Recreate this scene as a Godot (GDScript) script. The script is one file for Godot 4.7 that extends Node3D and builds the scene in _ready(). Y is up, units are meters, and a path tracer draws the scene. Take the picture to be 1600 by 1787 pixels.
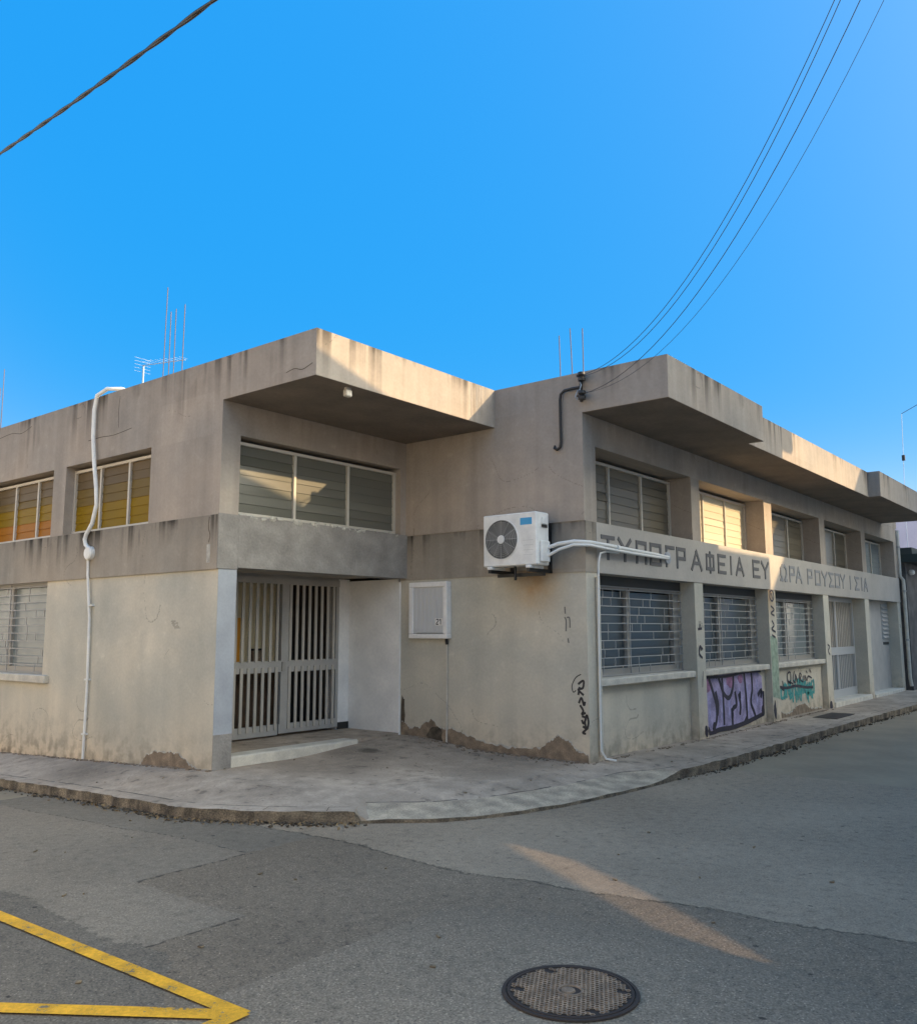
extends Node3D
# ---------------------------------------------------------------- measured planes of the place (metres)
const ZL := -5.634     # left facade, faces +z
const ZM := -8.62      # set-back middle wall, faces +z
const XP := -7.79      # wall over the entrance, faces +x
const XF1 := -6.30     # fascia of the entrance canopy
const XR := -5.05      # right facade, faces +x
const XF2 := -3.97     # projecting roof blocks
const XF3 := -4.18     # set-back fascia between them
const ZE := -23.9
const Z2 := -11.525
const Z4 := -17.78
const YR := 4.58
const YS := 4.10
const YT := 2.84
const YB := 2.25

var rng := RandomNumberGenerator.new()
var M := {}
var unit_box: BoxMesh
var names := {}
var bld: Node3D

# ---------------------------------------------------------------- mesh collector
class MB:
	var v := PackedVector3Array()
	var n := PackedVector3Array()
	var u := PackedVector2Array()
	var xf := Transform3D()
	var facade := false
	func _uv(p: Vector3, nn: Vector3) -> Vector2:
		var a := nn.abs()
		if facade:
			if a.y > a.x and a.y > a.z: return Vector2(p.x / 12.0, (4.7 - 3.2 + p.z * 0.02) / 5.1)
			if a.x > a.z: return Vector2((3.7 - p.z) / 12.0, (4.7 - p.y) / 5.1)
			return Vector2(p.x / 12.0, (4.7 - p.y) / 5.1)
		if a.y >= a.x and a.y >= a.z: return Vector2(p.x, p.z)
		if a.x > a.z: return Vector2(-p.z, -p.y)
		return Vector2(p.x, -p.y)
	func tri(a: Vector3, b: Vector3, c: Vector3) -> void:   # counter-clockwise seen from outside
		a = xf * a; b = xf * b; c = xf * c
		var nn := (b - a).cross(c - a)
		if nn.length_squared() < 1e-16: return
		nn = nn.normalized()
		for p in [a, c, b]:
			v.append(p); n.append(nn); u.append(_uv(p, nn))
	func quad(a: Vector3, b: Vector3, c: Vector3, d: Vector3) -> void:
		tri(a, b, c); tri(a, c, d)
	func box(a: Vector3, b: Vector3) -> MB:
		var p := Vector3(minf(a.x, b.x), minf(a.y, b.y), minf(a.z, b.z))
		var q := Vector3(maxf(a.x, b.x), maxf(a.y, b.y), maxf(a.z, b.z))
		quad(Vector3(p.x, p.y, q.z), Vector3(q.x, p.y, q.z), Vector3(q.x, q.y, q.z), Vector3(p.x, q.y, q.z))
		quad(Vector3(q.x, p.y, p.z), Vector3(p.x, p.y, p.z), Vector3(p.x, q.y, p.z), Vector3(q.x, q.y, p.z))
		quad(Vector3(q.x, p.y, q.z), Vector3(q.x, p.y, p.z), Vector3(q.x, q.y, p.z), Vector3(q.x, q.y, q.z))
		quad(Vector3(p.x, p.y, p.z), Vector3(p.x, p.y, q.z), Vector3(p.x, q.y, q.z), Vector3(p.x, q.y, p.z))
		quad(Vector3(p.x, q.y, q.z), Vector3(q.x, q.y, q.z), Vector3(q.x, q.y, p.z), Vector3(p.x, q.y, p.z))
		quad(Vector3(p.x, p.y, p.z), Vector3(q.x, p.y, p.z), Vector3(q.x, p.y, q.z), Vector3(p.x, p.y, q.z))
		return self
	func bbox(a: Vector3, b: Vector3, r: float) -> MB:       # box with chamfered edges
		var c := (a + b) * 0.5
		var h := (b - a).abs() * 0.5
		r = minf(r, minf(h.x, minf(h.y, h.z)) * 0.9)
		for ax in 3:
			for s in [-1.0, 1.0]:
				var i := (ax + 1) % 3
				var j := (ax + 2) % 3
				var f := []
				for k in [[-1, -1], [1, -1], [1, 1], [-1, 1]]:
					var p := Vector3()
					p[ax] = s * h[ax]; p[i] = k[0] * (h[i] - r); p[j] = k[1] * (h[j] - r)
					f.append(c + p)
				if s > 0: quad(f[0], f[1], f[2], f[3])
				else: quad(f[3], f[2], f[1], f[0])
		for ax in 3:
			var i := (ax + 1) % 3
			var j := (ax + 2) % 3
			for s in [-1.0, 1.0]:
				for t in [-1.0, 1.0]:
					var f := []
					for k in [[-1, 0], [1, 0], [1, 1], [-1, 1]]:
						var p := Vector3()
						p[ax] = k[0] * (h[ax] - r)
						p[i] = s * (h[i] if k[1] == 0 else h[i] - r)
						p[j] = t * (h[j] - r if k[1] == 0 else h[j])
						f.append(c + p)
					var o := Vector3(); o[i] = s; o[j] = t
					if (f[1] - f[0]).cross(f[2] - f[0]).dot(o) > 0: quad(f[0], f[1], f[2], f[3])
					else: quad(f[3], f[2], f[1], f[0])
		for sx in [-1.0, 1.0]:
			for sy in [-1.0, 1.0]:
				for sz in [-1.0, 1.0]:
					var s := Vector3(sx, sy, sz)
					var f := []
					for ax in 3:
						var p := Vector3()
						for k in 3: p[k] = s[k] * (h[k] if k == ax else h[k] - r)
						f.append(c + p)
					if (f[1] - f[0]).cross(f[2] - f[0]).dot(s) > 0: tri(f[0], f[1], f[2])
					else: tri(f[2], f[1], f[0])
		return self
	func tube(pts: Array, r: float, sides := 8, caps := true) -> MB:
		var rings := []
		var up := Vector3(0.13, 0.97, 0.21).normalized()
		var side := Vector3()
		for i in pts.size():
			var d: Vector3 = (pts[mini(i + 1, pts.size() - 1)] - pts[maxi(i - 1, 0)]).normalized()
			if i == 0:
				side = d.cross(up)
				if side.length() < 0.1: side = d.cross(Vector3.RIGHT)
			side = (side - d * side.dot(d)).normalized()
			var w := d.cross(side)
			var ring := []
			for k in sides:
				var a := TAU * k / sides
				ring.append([pts[i] + (side * cos(a) + w * sin(a)) * r, side * cos(a) + w * sin(a)])
			rings.append(ring)
		for i in rings.size() - 1:
			for k in sides:
				var k2 := (k + 1) % sides
				_smooth([rings[i][k], rings[i][k2], rings[i + 1][k2]])
				_smooth([rings[i][k], rings[i + 1][k2], rings[i + 1][k]])
		if caps:
			for k in range(1, sides - 1):
				tri(rings[0][0][0], rings[0][k + 1][0], rings[0][k][0])
				var e: Array = rings[-1]
				tri(e[0][0], e[k][0], e[k + 1][0])
		return self
	func _smooth(t: Array) -> void:
		for k in [0, 2, 1]:
			var p: Vector3 = xf * (t[k][0] as Vector3)
			var nn: Vector3 = (xf.basis * (t[k][1] as Vector3)).normalized()
			v.append(p); n.append(nn); u.append(_uv(p, nn))
	func lathe(c: Vector3, profile: Array, sides := 32) -> MB:   # profile of (radius, height), bottom outside upwards
		for i in profile.size() - 1:
			for k in sides:
				var a := TAU * k / sides
				var b := TAU * (k + 1) / sides
				var f := func(q: Vector2, t: float) -> Vector3: return c + Vector3(cos(t) * q.x, q.y, -sin(t) * q.x)
				quad(f.call(profile[i], a), f.call(profile[i], b), f.call(profile[i + 1], b), f.call(profile[i + 1], a))
		return self
	func slab(poly: PackedVector2Array, z0: float, z1: float) -> MB:   # outline in local xy, thickness along local z
		if Geometry2D.is_polygon_clockwise(poly): poly.reverse()
		var t := Geometry2D.triangulate_polygon(poly)
		for i in range(0, t.size(), 3):
			var a := poly[t[i]]; var b := poly[t[i + 1]]; var c := poly[t[i + 2]]
			if (b - a).cross(c - a) < 0:
				var s := b; b = c; c = s
			tri(Vector3(a.x, a.y, z1), Vector3(b.x, b.y, z1), Vector3(c.x, c.y, z1))
		for i in poly.size():
			var a := poly[i]; var b := poly[(i + 1) % poly.size()]
			quad(Vector3(a.x, a.y, z0), Vector3(b.x, b.y, z0), Vector3(b.x, b.y, z1), Vector3(a.x, a.y, z1))
		return self
	func ribbon(src: Array, w: float, z: float, smooth := true) -> MB:         # a painted or formed stroke in local xy
		var pts := src
		if smooth and src.size() > 2:
			pts = []
			for i in src.size() - 1:
				var p0: Vector2 = src[maxi(i - 1, 0)]; var p1: Vector2 = src[i]; var p2: Vector2 = src[i + 1]; var p3: Vector2 = src[mini(i + 2, src.size() - 1)]
				for k in 5: pts.append(p1.cubic_interpolate(p2, p0, p3, k / 5.0))
			pts.append(src[-1])
		var l := []
		var r := []
		for i in pts.size():
			var d: Vector2 = (pts[mini(i + 1, pts.size() - 1)] - pts[maxi(i - 1, 0)])
			d = d.normalized() if d.length() > 1e-6 else Vector2.RIGHT
			var o := Vector2(-d.y, d.x) * w * 0.5
			l.append(pts[i] + o); r.append(pts[i] - o)
		for i in pts.size() - 1:
			quad(Vector3(r[i].x, r[i].y, z), Vector3(r[i + 1].x, r[i + 1].y, z), Vector3(l[i + 1].x, l[i + 1].y, z), Vector3(l[i].x, l[i].y, z))
		return self
	func stroke(a: Vector2, b: Vector2, w: float, z0: float, z1: float, cap := 0.5) -> MB:   # a straight bar with thickness
		var d := (b - a).normalized()
		var o := Vector2(-d.y, d.x) * w * 0.5
		var e := d * w * cap
		return slab(PackedVector2Array([a - e - o, b + e - o, b + e + o, a - e + o]), z0, z1)
	func mesh(with_uv2 := false) -> ArrayMesh:
		var arr := []
		arr.resize(Mesh.ARRAY_MAX)
		arr[Mesh.ARRAY_VERTEX] = v; arr[Mesh.ARRAY_NORMAL] = n; arr[Mesh.ARRAY_TEX_UV] = u
		if with_uv2: arr[Mesh.ARRAY_TEX_UV2] = u
		var am := ArrayMesh.new()
		am.add_surface_from_arrays(Mesh.PRIMITIVE_TRIANGLES, arr)
		return am

# ---------------------------------------------------------------- naming and placing
func numbered(called: String) -> String:
	if not names.has(called):
		names[called] = 0
		return called
	names[called] += 1
	return "%s_%03d" % [called, names[called]]

func thing(called: String, label: String, category: String, at: Vector3, group := "") -> Node3D:
	var o := Node3D.new()
	o.name = numbered(called)
	o.position = at
	add_child(o)
	tag(o, label, category, group)
	return o

func tag(o: Node, label: String, category: String, group := "") -> void:
	o.set_meta("label", label)
	o.set_meta("category", category)
	if group: o.set_meta("group", group)

func put(o: Node3D, called: String, parent: Node) -> void:
	if parent == self: o.name = numbered(called)
	elif parent.has_node(NodePath(called)):
		var k := 1
		while parent.has_node(NodePath("%s_%03d" % [called, k])): k += 1
		if k > 40: k = parent.get_child_count() + 100
		o.name = "%s_%03d" % [called, k]
	else: o.name = called
	if parent != self and parent.get_parent() == self and not (parent is MeshInstance3D):
		o.position -= (parent as Node3D).position
	parent.add_child(o, true)

func part(called: String, mb: MB, m: Material, parent: Node, label := "") -> MeshInstance3D:
	var o := MeshInstance3D.new()
	o.mesh = mb.mesh()
	o.material_override = m
	put(o, called, parent)
	if label: o.set_meta("label", label)
	return o

func stick(called: String, xf: Transform3D, c: Vector3, size: Vector3, m: Material, parent: Node, tilt := 0.0) -> MeshInstance3D:
	var o := MeshInstance3D.new()
	o.mesh = unit_box
	o.material_override = m
	o.transform = xf * Transform3D(Basis(Vector3.RIGHT, tilt) * Basis.from_scale(size), c)
	put(o, called, parent)
	return o

func struct(o: MeshInstance3D) -> MeshInstance3D:
	o.set_meta("kind", "structure")
	return o

func V(x: float, y: float, z: float) -> Vector3: return Vector3(x, y, z)
func P2(a: Array) -> Array:
	var r := []
	for i in range(0, a.size(), 2): r.append(Vector2(a[i], a[i + 1]))
	return r
func face_z(x: float, y: float, z: float) -> Transform3D: return Transform3D(Basis(), V(x, y, z))
func face_x(x: float, y: float, z: float) -> Transform3D: return Transform3D(Basis(V(0, 0, -1), V(0, 1, 0), V(1, 0, 0)), V(x, y, z))

# ---------------------------------------------------------------- textures and materials
func noise_bytes(w: int, h: int, freq: float, sd: int, oct := 4) -> PackedByteArray:
	var f := FastNoiseLite.new()
	f.noise_type = FastNoiseLite.TYPE_SIMPLEX_SMOOTH
	f.seed = sd; f.frequency = freq; f.fractal_octaves = oct
	var im := f.get_seamless_image(w, h, false, false, 0.15)
	im.convert(Image.FORMAT_L8)
	return im.get_data()

func stretched(w: int, h: int, h0: int, freq: float, sd: int) -> PackedByteArray:
	var f := FastNoiseLite.new()
	f.seed = sd; f.frequency = freq; f.fractal_octaves = 3
	var im := f.get_seamless_image(w, h0, false, false, 0.2)
	im.convert(Image.FORMAT_L8)
	im.resize(w, h, Image.INTERPOLATE_CUBIC)
	return im.get_data()

func tex(w: int, h: int, data: PackedByteArray) -> ImageTexture:
	return ImageTexture.create_from_image(Image.create_from_data(w, h, false, Image.FORMAT_RGB8, data))

func bump_tex(size: int, freq: float, sd: int, amount: float) -> ImageTexture:
	var f := FastNoiseLite.new()
	f.seed = sd; f.frequency = freq; f.fractal_octaves = 4; f.fractal_gain = 0.6
	var im := f.get_seamless_image(size, size, false, false, 0.15)
	im.convert(Image.FORMAT_RGBA8)
	im.bump_map_to_normal_map(amount)
	return ImageTexture.create_from_image(im)

func mat(r: float, g: float, b: float, rough := 0.85, metal := 0.0) -> StandardMaterial3D:    # linear base colour
	var m := StandardMaterial3D.new()
	m.albedo_color = Color(r, g, b).linear_to_srgb()
	m.roughness = rough
	m.metallic = metal
	return m

func mottled(r: float, g: float, b: float, sd: int, spread: float, tile: float, rough := 0.9, fine := 0.5) -> StandardMaterial3D:
	var s := 512
	var a := noise_bytes(s, s, 0.008, sd, 5)
	var c := noise_bytes(s, s, 0.09, sd + 1, 3)
	var col := Color(r, g, b).linear_to_srgb()
	var d := PackedByteArray()
	d.resize(s * s * 3)
	for i in s * s:
		var t := 1.0 + ((a[i] - 128) / 128.0) * spread + ((c[i] - 128) / 128.0) * spread * fine
		d[i * 3] = clampi(int(col.r * 255 * t), 0, 255)
		d[i * 3 + 1] = clampi(int(col.g * 255 * t), 0, 255)
		d[i * 3 + 2] = clampi(int(col.b * 255 * (t * 0.96 + 0.04)), 0, 255)
	var m := StandardMaterial3D.new()
	m.albedo_texture = tex(s, s, d)
	m.roughness = rough
	m.uv1_triplanar = true
	m.uv1_world_triplanar = true
	m.uv1_scale = Vector3.ONE / tile
	return m

func facade_material() -> StandardMaterial3D:
	var w := 2048
	var h := 1024
	var big := noise_bytes(512, 256, 0.012, 11, 5)
	var fine := noise_bytes(512, 512, 0.12, 12, 3)
	var mid := noise_bytes(512, 512, 0.025, 15, 4)
	var run := stretched(w, h, 24, 0.035, 13)
	var run2 := stretched(w, h, 12, 0.012, 14)
	var vein := noise_bytes(1024, 512, 0.004, 16, 3)
	var d := PackedByteArray()
	d.resize(w * h * 3)
	for py in h:
		var y := 4.7 - py * 5.1 / h
		var upper := y > YB
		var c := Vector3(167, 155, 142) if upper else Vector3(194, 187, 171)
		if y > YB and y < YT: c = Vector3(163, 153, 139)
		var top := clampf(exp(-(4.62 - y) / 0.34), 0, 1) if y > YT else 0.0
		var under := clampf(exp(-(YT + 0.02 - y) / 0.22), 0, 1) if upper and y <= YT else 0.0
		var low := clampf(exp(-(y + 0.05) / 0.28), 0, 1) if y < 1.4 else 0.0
		var k := py * w
		var kb := (py >> 2) * 512
		var kf := (py & 511) * 512
		for px in w:
			var r := (run[k + px] - 118) / 70.0
			var r2 := (run2[k + px] - 128) / 128.0
			var b := (big[kb + (px >> 2)] - 128) / 128.0
			var f := (fine[kf + (px & 511)] - 128) / 128.0
			var m := (mid[kf + (px & 511)] - 128) / 128.0
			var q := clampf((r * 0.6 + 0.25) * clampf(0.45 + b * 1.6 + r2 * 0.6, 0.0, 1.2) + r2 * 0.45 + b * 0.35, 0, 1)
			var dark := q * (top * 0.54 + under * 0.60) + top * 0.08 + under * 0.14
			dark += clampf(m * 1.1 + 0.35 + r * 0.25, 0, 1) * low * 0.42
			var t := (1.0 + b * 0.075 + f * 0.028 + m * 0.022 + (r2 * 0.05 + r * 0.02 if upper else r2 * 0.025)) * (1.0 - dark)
			var vn := absf(vein[(py >> 1) * 1024 + (px >> 1)] - 133)
			if vn < 1.0 and b > 0.16: t *= 0.84
			if m > 0.5: t *= 1.0 + (m - 0.5) * 0.10
			var warm := low * 0.08 + b * 0.02
			if y > 1.6 and y < 2.3 and px > 990 and px < 1150:
				var e := exp(-pow((px - 1066) / 46.0, 2.0)) * smoothstep(1.65, 2.2, y) * (1.0 + m * 0.4)
				t *= 1.0 - 0.20 * e
				warm += 0.13 * e
			if y > 0.9 and y < 1.9:
				for sx in [337, 500]: t *= 1.0 + 0.05 * exp(-pow((px - sx + m * 14.0) / 24.0, 2.0) - pow((y - 1.4) / 0.28, 2.0))
			if upper and ((px / 173) * 7 + (py / 97) * 3) % 11 == 2: t *= 1.035
			var i := (k + px) * 3
			d[i] = clampi(int(c.x * t * (1.0 + warm)), 0, 255)
			d[i + 1] = clampi(int(c.y * t), 0, 255)
			d[i + 2] = clampi(int(c.z * t * (1.0 - warm)), 0, 255)
	var m := StandardMaterial3D.new()
	m.albedo_texture = tex(w, h, d)
	m.roughness = 0.92
	m.metallic_specular = 0.3
	return m

func road_material() -> StandardMaterial3D:            # covers x -9.5..1.5, z -10..1
	var w := 2048
	var big := noise_bytes(512, 512, 0.012, 31, 5)
	var mid := noise_bytes(512, 512, 0.05, 32, 4)
	var fine := noise_bytes(512, 512, 0.25, 33, 2)
	var d := PackedByteArray()
	d.resize(w * w * 3)
	var r := RandomNumberGenerator.new()
	r.seed = 5
	for py in w:
		var z := -10.0 + 11.0 * py / w
		for px in w:
			var x := -9.5 + 11.0 * px / w
			var b := (big[(py >> 2) * 512 + (px >> 2)] - 128) / 128.0
			var m := (mid[(py & 511) * 512 + (px & 511)] - 128) / 128.0
			var f := (fine[((py + (px >> 9) * 131) & 511) * 512 + ((px + 77) & 511)] - 128) / 128.0
			var wob := b * 0.16 + m * 0.08
			var seam := -4.81 - maxf(0.0, x + 3.76) * 0.135
			var t := 1.0
			var grain := 0.13
			var warm := 0.0
			var crack := 10.0
			if z < seam + wob * 0.6:
				t = 1.14; grain = 0.075; warm = 0.014
				if z < -7.0: t = 1.14 + clampf((-7.0 - z) * 0.01, 0, 0.04)
			else:
				t = 0.95; warm = 0.016
				if x < -5.29 + wob * 0.3 and z < -4.17 + wob * 0.3: t = 0.97; warm = -0.012; grain = 0.08
				elif x < -5.29 + wob * 0.25 and z < -3.29 + wob * 0.3: t = 1.035; warm = -0.004; grain = 0.08
				elif x < -4.18 + wob * 0.25 and z > -3.29 + wob * 0.3 and z < -2.66 + wob * 0.5: t = 1.04; warm = 0.0; grain = 0.09
				elif z > -2.66 + wob * 0.5 and x < -3.9 + (z + 2.66) * 1.3 + wob: t = 0.90; warm = -0.006
				var near := Vector2(x + 2.0, (z + 2.9) * 1.15).length() + wob * 3.0
				if near < 1.9 and x > -3.4: t = lerpf(t, 1.05, clampf((1.9 - near) * 1.6, 0, 1)); warm *= 0.3
			crack = absf(z - seam - wob * 0.5)
			if x < -6.2: crack = 10.0
			if x < -5.27 and x > -9.0: crack = minf(crack, absf(z + 4.17 - wob * 0.3) * 1.8)
			if z > -4.17 and z < -3.29: crack = minf(crack, absf(x + 5.29 - wob * 0.3))
			if z > -3.29 and z < -2.66: crack = minf(crack, absf(x + 4.18 - wob * 0.25) * 1.3)
			t *= 1.0 + b * 0.075 + m * 0.06 + f * grain
			if crack < 0.03: t *= 1.0 - clampf(1.0 - crack / 0.022, 0, 1) * clampf(m * 2.2 + 0.42, 0, 0.5)
			var q := r.randf()
			t *= 1.0 + (q - 0.5) * grain * 2.6
			if q > 0.990: t *= 1.0 + grain * 2.5
			elif q < 0.012: t *= 1.0 - grain * 3.0
			if m < -0.5: t *= 1.0 + (m + 0.5) * 0.35
			var i := (py * w + px) * 3
			d[i] = clampi(int(128 * t * (1 + warm)), 0, 255)
			d[i + 1] = clampi(int(115 * t), 0, 255)
			d[i + 2] = clampi(int(98 * t * (1 - warm)), 0, 255)
	# small dark spots of gum and oil
	for k in 170:
		var cx := r.randi_range(20, w - 20)
		var cy := r.randi_range(20, w - 20)
		var rad := r.randf_range(1.2, 3.4)
		for yy in range(-4, 5):
			for xx in range(-4, 5):
				if Vector2(xx, yy * 1.4).length() < rad:
					var i := ((cy + yy) * w + cx + xx) * 3
					for c in 3: d[i + c] = int(d[i + c] * 0.55)
	var m := StandardMaterial3D.new()
	m.albedo_texture = tex(w, w, d)
	m.roughness = 0.88
	m.metallic_specular = 0.35
	m.detail_enabled = true
	m.detail_uv_layer = BaseMaterial3D.DETAIL_UV_2
	m.detail_blend_mode = BaseMaterial3D.BLEND_MODE_MUL
	m.detail_normal = bump_tex(512, 0.16, 34, 5.0)
	m.uv2_scale = V(1.0 / 1.4, 1.0 / 1.4, 1)
	return m

func worn_paint() -> StandardMaterial3D:
	var s := 1024
	var a := noise_bytes(s, s, 0.008, 65, 5)
	var c := noise_bytes(s, s, 0.06, 66, 4)
	var d := PackedByteArray()
	d.resize(s * s * 3)
	var r := RandomNumberGenerator.new()
	r.seed = 3
	for i in s * s:
		var b := (a[i] - 128) / 128.0
		var m := (c[i] - 128) / 128.0
		var t := 1.0 + b * 0.12 + m * 0.10 + (r.randf() - 0.5) * 0.12
		var gone := m * 0.9 - b * 0.9 + (r.randf() - 0.5) * 0.5 > 0.62
		d[i * 3] = clampi(int((120 if gone else 224) * t), 0, 255)
		d[i * 3 + 1] = clampi(int((110 if gone else 163) * t), 0, 255)
		d[i * 3 + 2] = clampi(int((90 if gone else 34) * t), 0, 255)
	var m_ := StandardMaterial3D.new()
	m_.albedo_texture = tex(s, s, d)
	m_.roughness = 0.8
	m_.uv1_triplanar = true
	m_.uv1_world_triplanar = true
	m_.uv1_scale = Vector3.ONE / 2.2
	return m_

func pavement_material() -> StandardMaterial3D:        # one sheet of 9 m by 9 m, laid from x -12.5, z -13
	var w := 1024
	var big := noise_bytes(512, 512, 0.010, 61, 5)
	var mid := noise_bytes(512, 512, 0.035, 62, 5)
	var fine := noise_bytes(512, 512, 0.22, 63, 2)
	var vein := noise_bytes(1024, 1024, 0.006, 64, 5)
	var d := PackedByteArray()
	d.resize(w * w * 3)
	var r := RandomNumberGenerator.new()
	r.seed = 9
	var stains := [[-7.35, -7.35, 0.5, 0.14], [-6.0, -7.6, 0.75, 0.13], [-7.0, -6.6, 0.7, 0.09], [-5.6, -8.3, 0.6, 0.12], [-9.6, -5.3, 0.6, 0.08], [-4.75, -10.5, 0.5, 0.10], [-6.4, -5.9, 0.5, -0.06], [-5.4, -6.6, 0.6, -0.07], [-4.8, -8.0, 0.5, -0.05], [-7.4, -7.55, 0.16, 0.25]]
	for py in w:
		var z := -13.0 + 9.0 * py / w
		for px in w:
			var x := -12.5 + 9.0 * px / w
			var b := (big[(py >> 1) * 512 + (px >> 1)] - 128) / 128.0
			var m := (mid[(py & 511) * 512 + (px & 511)] - 128) / 128.0
			var f := (fine[(py & 511) * 512 + (px & 511)] - 128) / 128.0
			var t := 1.0 + b * 0.14 + m * 0.10 + f * 0.06 + (r.randf() - 0.5) * 0.07
			for q in stains:
				var dx: float = x - q[0]
				var dz: float = z - q[1]
				var e: float = (dx * dx + dz * dz * 2.0) / (q[2] * q[2])
				if e < 1.6: t -= q[3] * clampf(1.3 - e + m * 0.9, 0, 1)
			var v := absf(vein[py * 1024 + px] - 131)
			if v < 1.0 and m > -0.05: t *= 0.72
			if m < -0.55: t *= 0.86
			var i := (py * w + px) * 3
			d[i] = clampi(int(168 * t), 0, 255)
			d[i + 1] = clampi(int(152 * t), 0, 255)
			d[i + 2] = clampi(int(134 * t), 0, 255)
	var mt := StandardMaterial3D.new()
	mt.albedo_texture = tex(w, w, d)
	mt.roughness = 0.95
	mt.metallic_specular = 0.3
	mt.uv1_scale = V(1.0 / 9.0, 1.0 / 9.0, 1)
	mt.uv1_offset = V(12.5 / 9.0, 13.0 / 9.0, 0)
	return mt

func make_materials() -> void:
	M.facade = facade_material()
	M.facade.normal_enabled = false
	M.road = road_material()
	M.far_road = mottled(0.295, 0.235, 0.16, 41, 0.06, 5.0)
	M.far_road.metallic_specular = 0.3
	M.concrete = mottled(0.36, 0.31, 0.25, 43, 0.10, 3.0)
	M.sign = mottled(0.425, 0.385, 0.335, 96, 0.045, 3.0)
	M.soffit = mottled(0.185, 0.15, 0.118, 44, 0.10, 3.0)  # concrete darkened for the shade under the slabs
	M.rough = mottled(0.275, 0.252, 0.225, 45, 0.12, 1.6, 0.95, 0.45)
	M.rough.normal_enabled = true
	M.rough.normal_texture = bump_tex(512, 0.05, 46, 6.0)
	M.rough.normal_scale = 0.35
	M.pave = pavement_material()
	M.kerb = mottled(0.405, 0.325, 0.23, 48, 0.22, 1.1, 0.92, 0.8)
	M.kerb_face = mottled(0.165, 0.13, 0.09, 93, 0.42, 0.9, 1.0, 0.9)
	M.dirt = mottled(0.085, 0.066, 0.046, 49, 0.35, 0.6, 1.0, 0.9)
	M.mortar = mottled(0.235, 0.175, 0.12, 50, 0.22, 0.7, 1.0, 0.8)
	M.chip = mottled(0.45, 0.42, 0.36, 51, 0.15, 0.5, 0.95, 0.8)
	M.white_wall = mottled(0.84, 0.80, 0.74, 52, 0.05, 2.5)
	M.sky_tinted_paint = mottled(0.36, 0.375, 0.40, 53, 0.05, 1.8)  # white paint with reflected sky blue put into its colour
	M.sill = mottled(0.58, 0.53, 0.44, 54, 0.10, 1.3)
	M.grey_paint = mottled(0.40, 0.37, 0.33, 55, 0.05, 1.5, 0.6)
	M.frame = mat(0.55, 0.50, 0.42, 0.55)
	M.alu = mat(0.36, 0.33, 0.285, 0.5)
	M.bar = mat(0.47, 0.42, 0.35, 0.55)
	M.white_bar = mat(0.40, 0.40, 0.39, 0.5)
	M.grille = mat(0.36, 0.345, 0.32, 0.55)
	M.glass = mat(0.07, 0.083, 0.088, 0.2)
	M.glass.metallic_specular = 0.6
	M.pale_glass = mat(0.22, 0.25, 0.25, 0.2)
	M.dark = mat(0.03, 0.027, 0.024, 0.8)
	M.shutter = mat(0.07, 0.066, 0.06, 0.7)
	M.shaded_louvre = mat(0.15, 0.128, 0.09, 0.3)  # pane colour darkened for the upstairs windows in shade
	M.shaded_louvre_b = mat(0.13, 0.112, 0.08, 0.3)
	M.shaded_louvre_c = mat(0.175, 0.148, 0.104, 0.3)
	M.sunlit_louvre = mat(0.56, 0.49, 0.355, 0.5)  # same panes, colour brightened for the window the sun reaches
	M.sunlit_louvre_b = mat(0.54, 0.47, 0.335, 0.5)
	M.ochre = mat(0.24, 0.145, 0.012, 0.35)
	M.amber = mat(0.34, 0.13, 0.015, 0.35)
	M.ochre_b = mat(0.17, 0.115, 0.04, 0.35)
	M.ochre_c = mat(0.145, 0.105, 0.06, 0.35)
	for q in [M.ochre, M.amber, M.ochre_b, M.ochre_c]: q.metallic_specular = 0.12
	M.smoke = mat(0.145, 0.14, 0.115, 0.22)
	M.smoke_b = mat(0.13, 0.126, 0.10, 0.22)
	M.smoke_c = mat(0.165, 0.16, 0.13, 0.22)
	M.letter = mat(0.125, 0.118, 0.115, 0.8)
	M.faded = mat(0.25, 0.248, 0.248, 0.8)
	M.plastic = mottled(0.78, 0.765, 0.72, 92, 0.05, 0.8, 0.42, 0.4)
	M.lagging = mat(0.72, 0.70, 0.65, 0.7)
	M.black = mat(0.018, 0.017, 0.016, 0.5)
	M.rust = mat(0.15, 0.105, 0.085, 0.8)
	M.galv = mat(0.30, 0.38, 0.46, 0.5, 0.2)
	M.yellow = worn_paint()
	M.iron = mottled(0.26, 0.178, 0.112, 57, 0.25, 0.35, 0.7, 0.8)
	M.iron_dark = mat(0.04, 0.026, 0.018, 0.8)
	M.orange = mat(0.85, 0.34, 0.02, 0.6)
	M.cream_wall = mottled(0.82, 0.78, 0.71, 58, 0.06, 4.0)

# ---------------------------------------------------------------- ground heights
func road_y(x: float) -> float: return -0.037 * clampf(-6.0 - x, 0.0, 18.0)

const KERB := [-16.2, -4.74, -12.0, -4.73, -9.0, -4.73, -7.9, -4.70, -7.2, -4.67, -6.73, -4.68, -6.15, -4.85, -5.72, -5.10, -5.36, -5.387, -4.90, -5.80, -4.70, -6.12, -4.54, -6.46, -4.40, -7.0, -4.295, -7.64, -4.24, -8.3, -4.20, -9.0, -4.13, -10.0, -4.10, -11.1, -4.09, -13.0, -4.08, -15.2, -4.02, -18.0, -3.96, -21.0, -3.92, -26.0, -3.9, -34.0]

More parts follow.
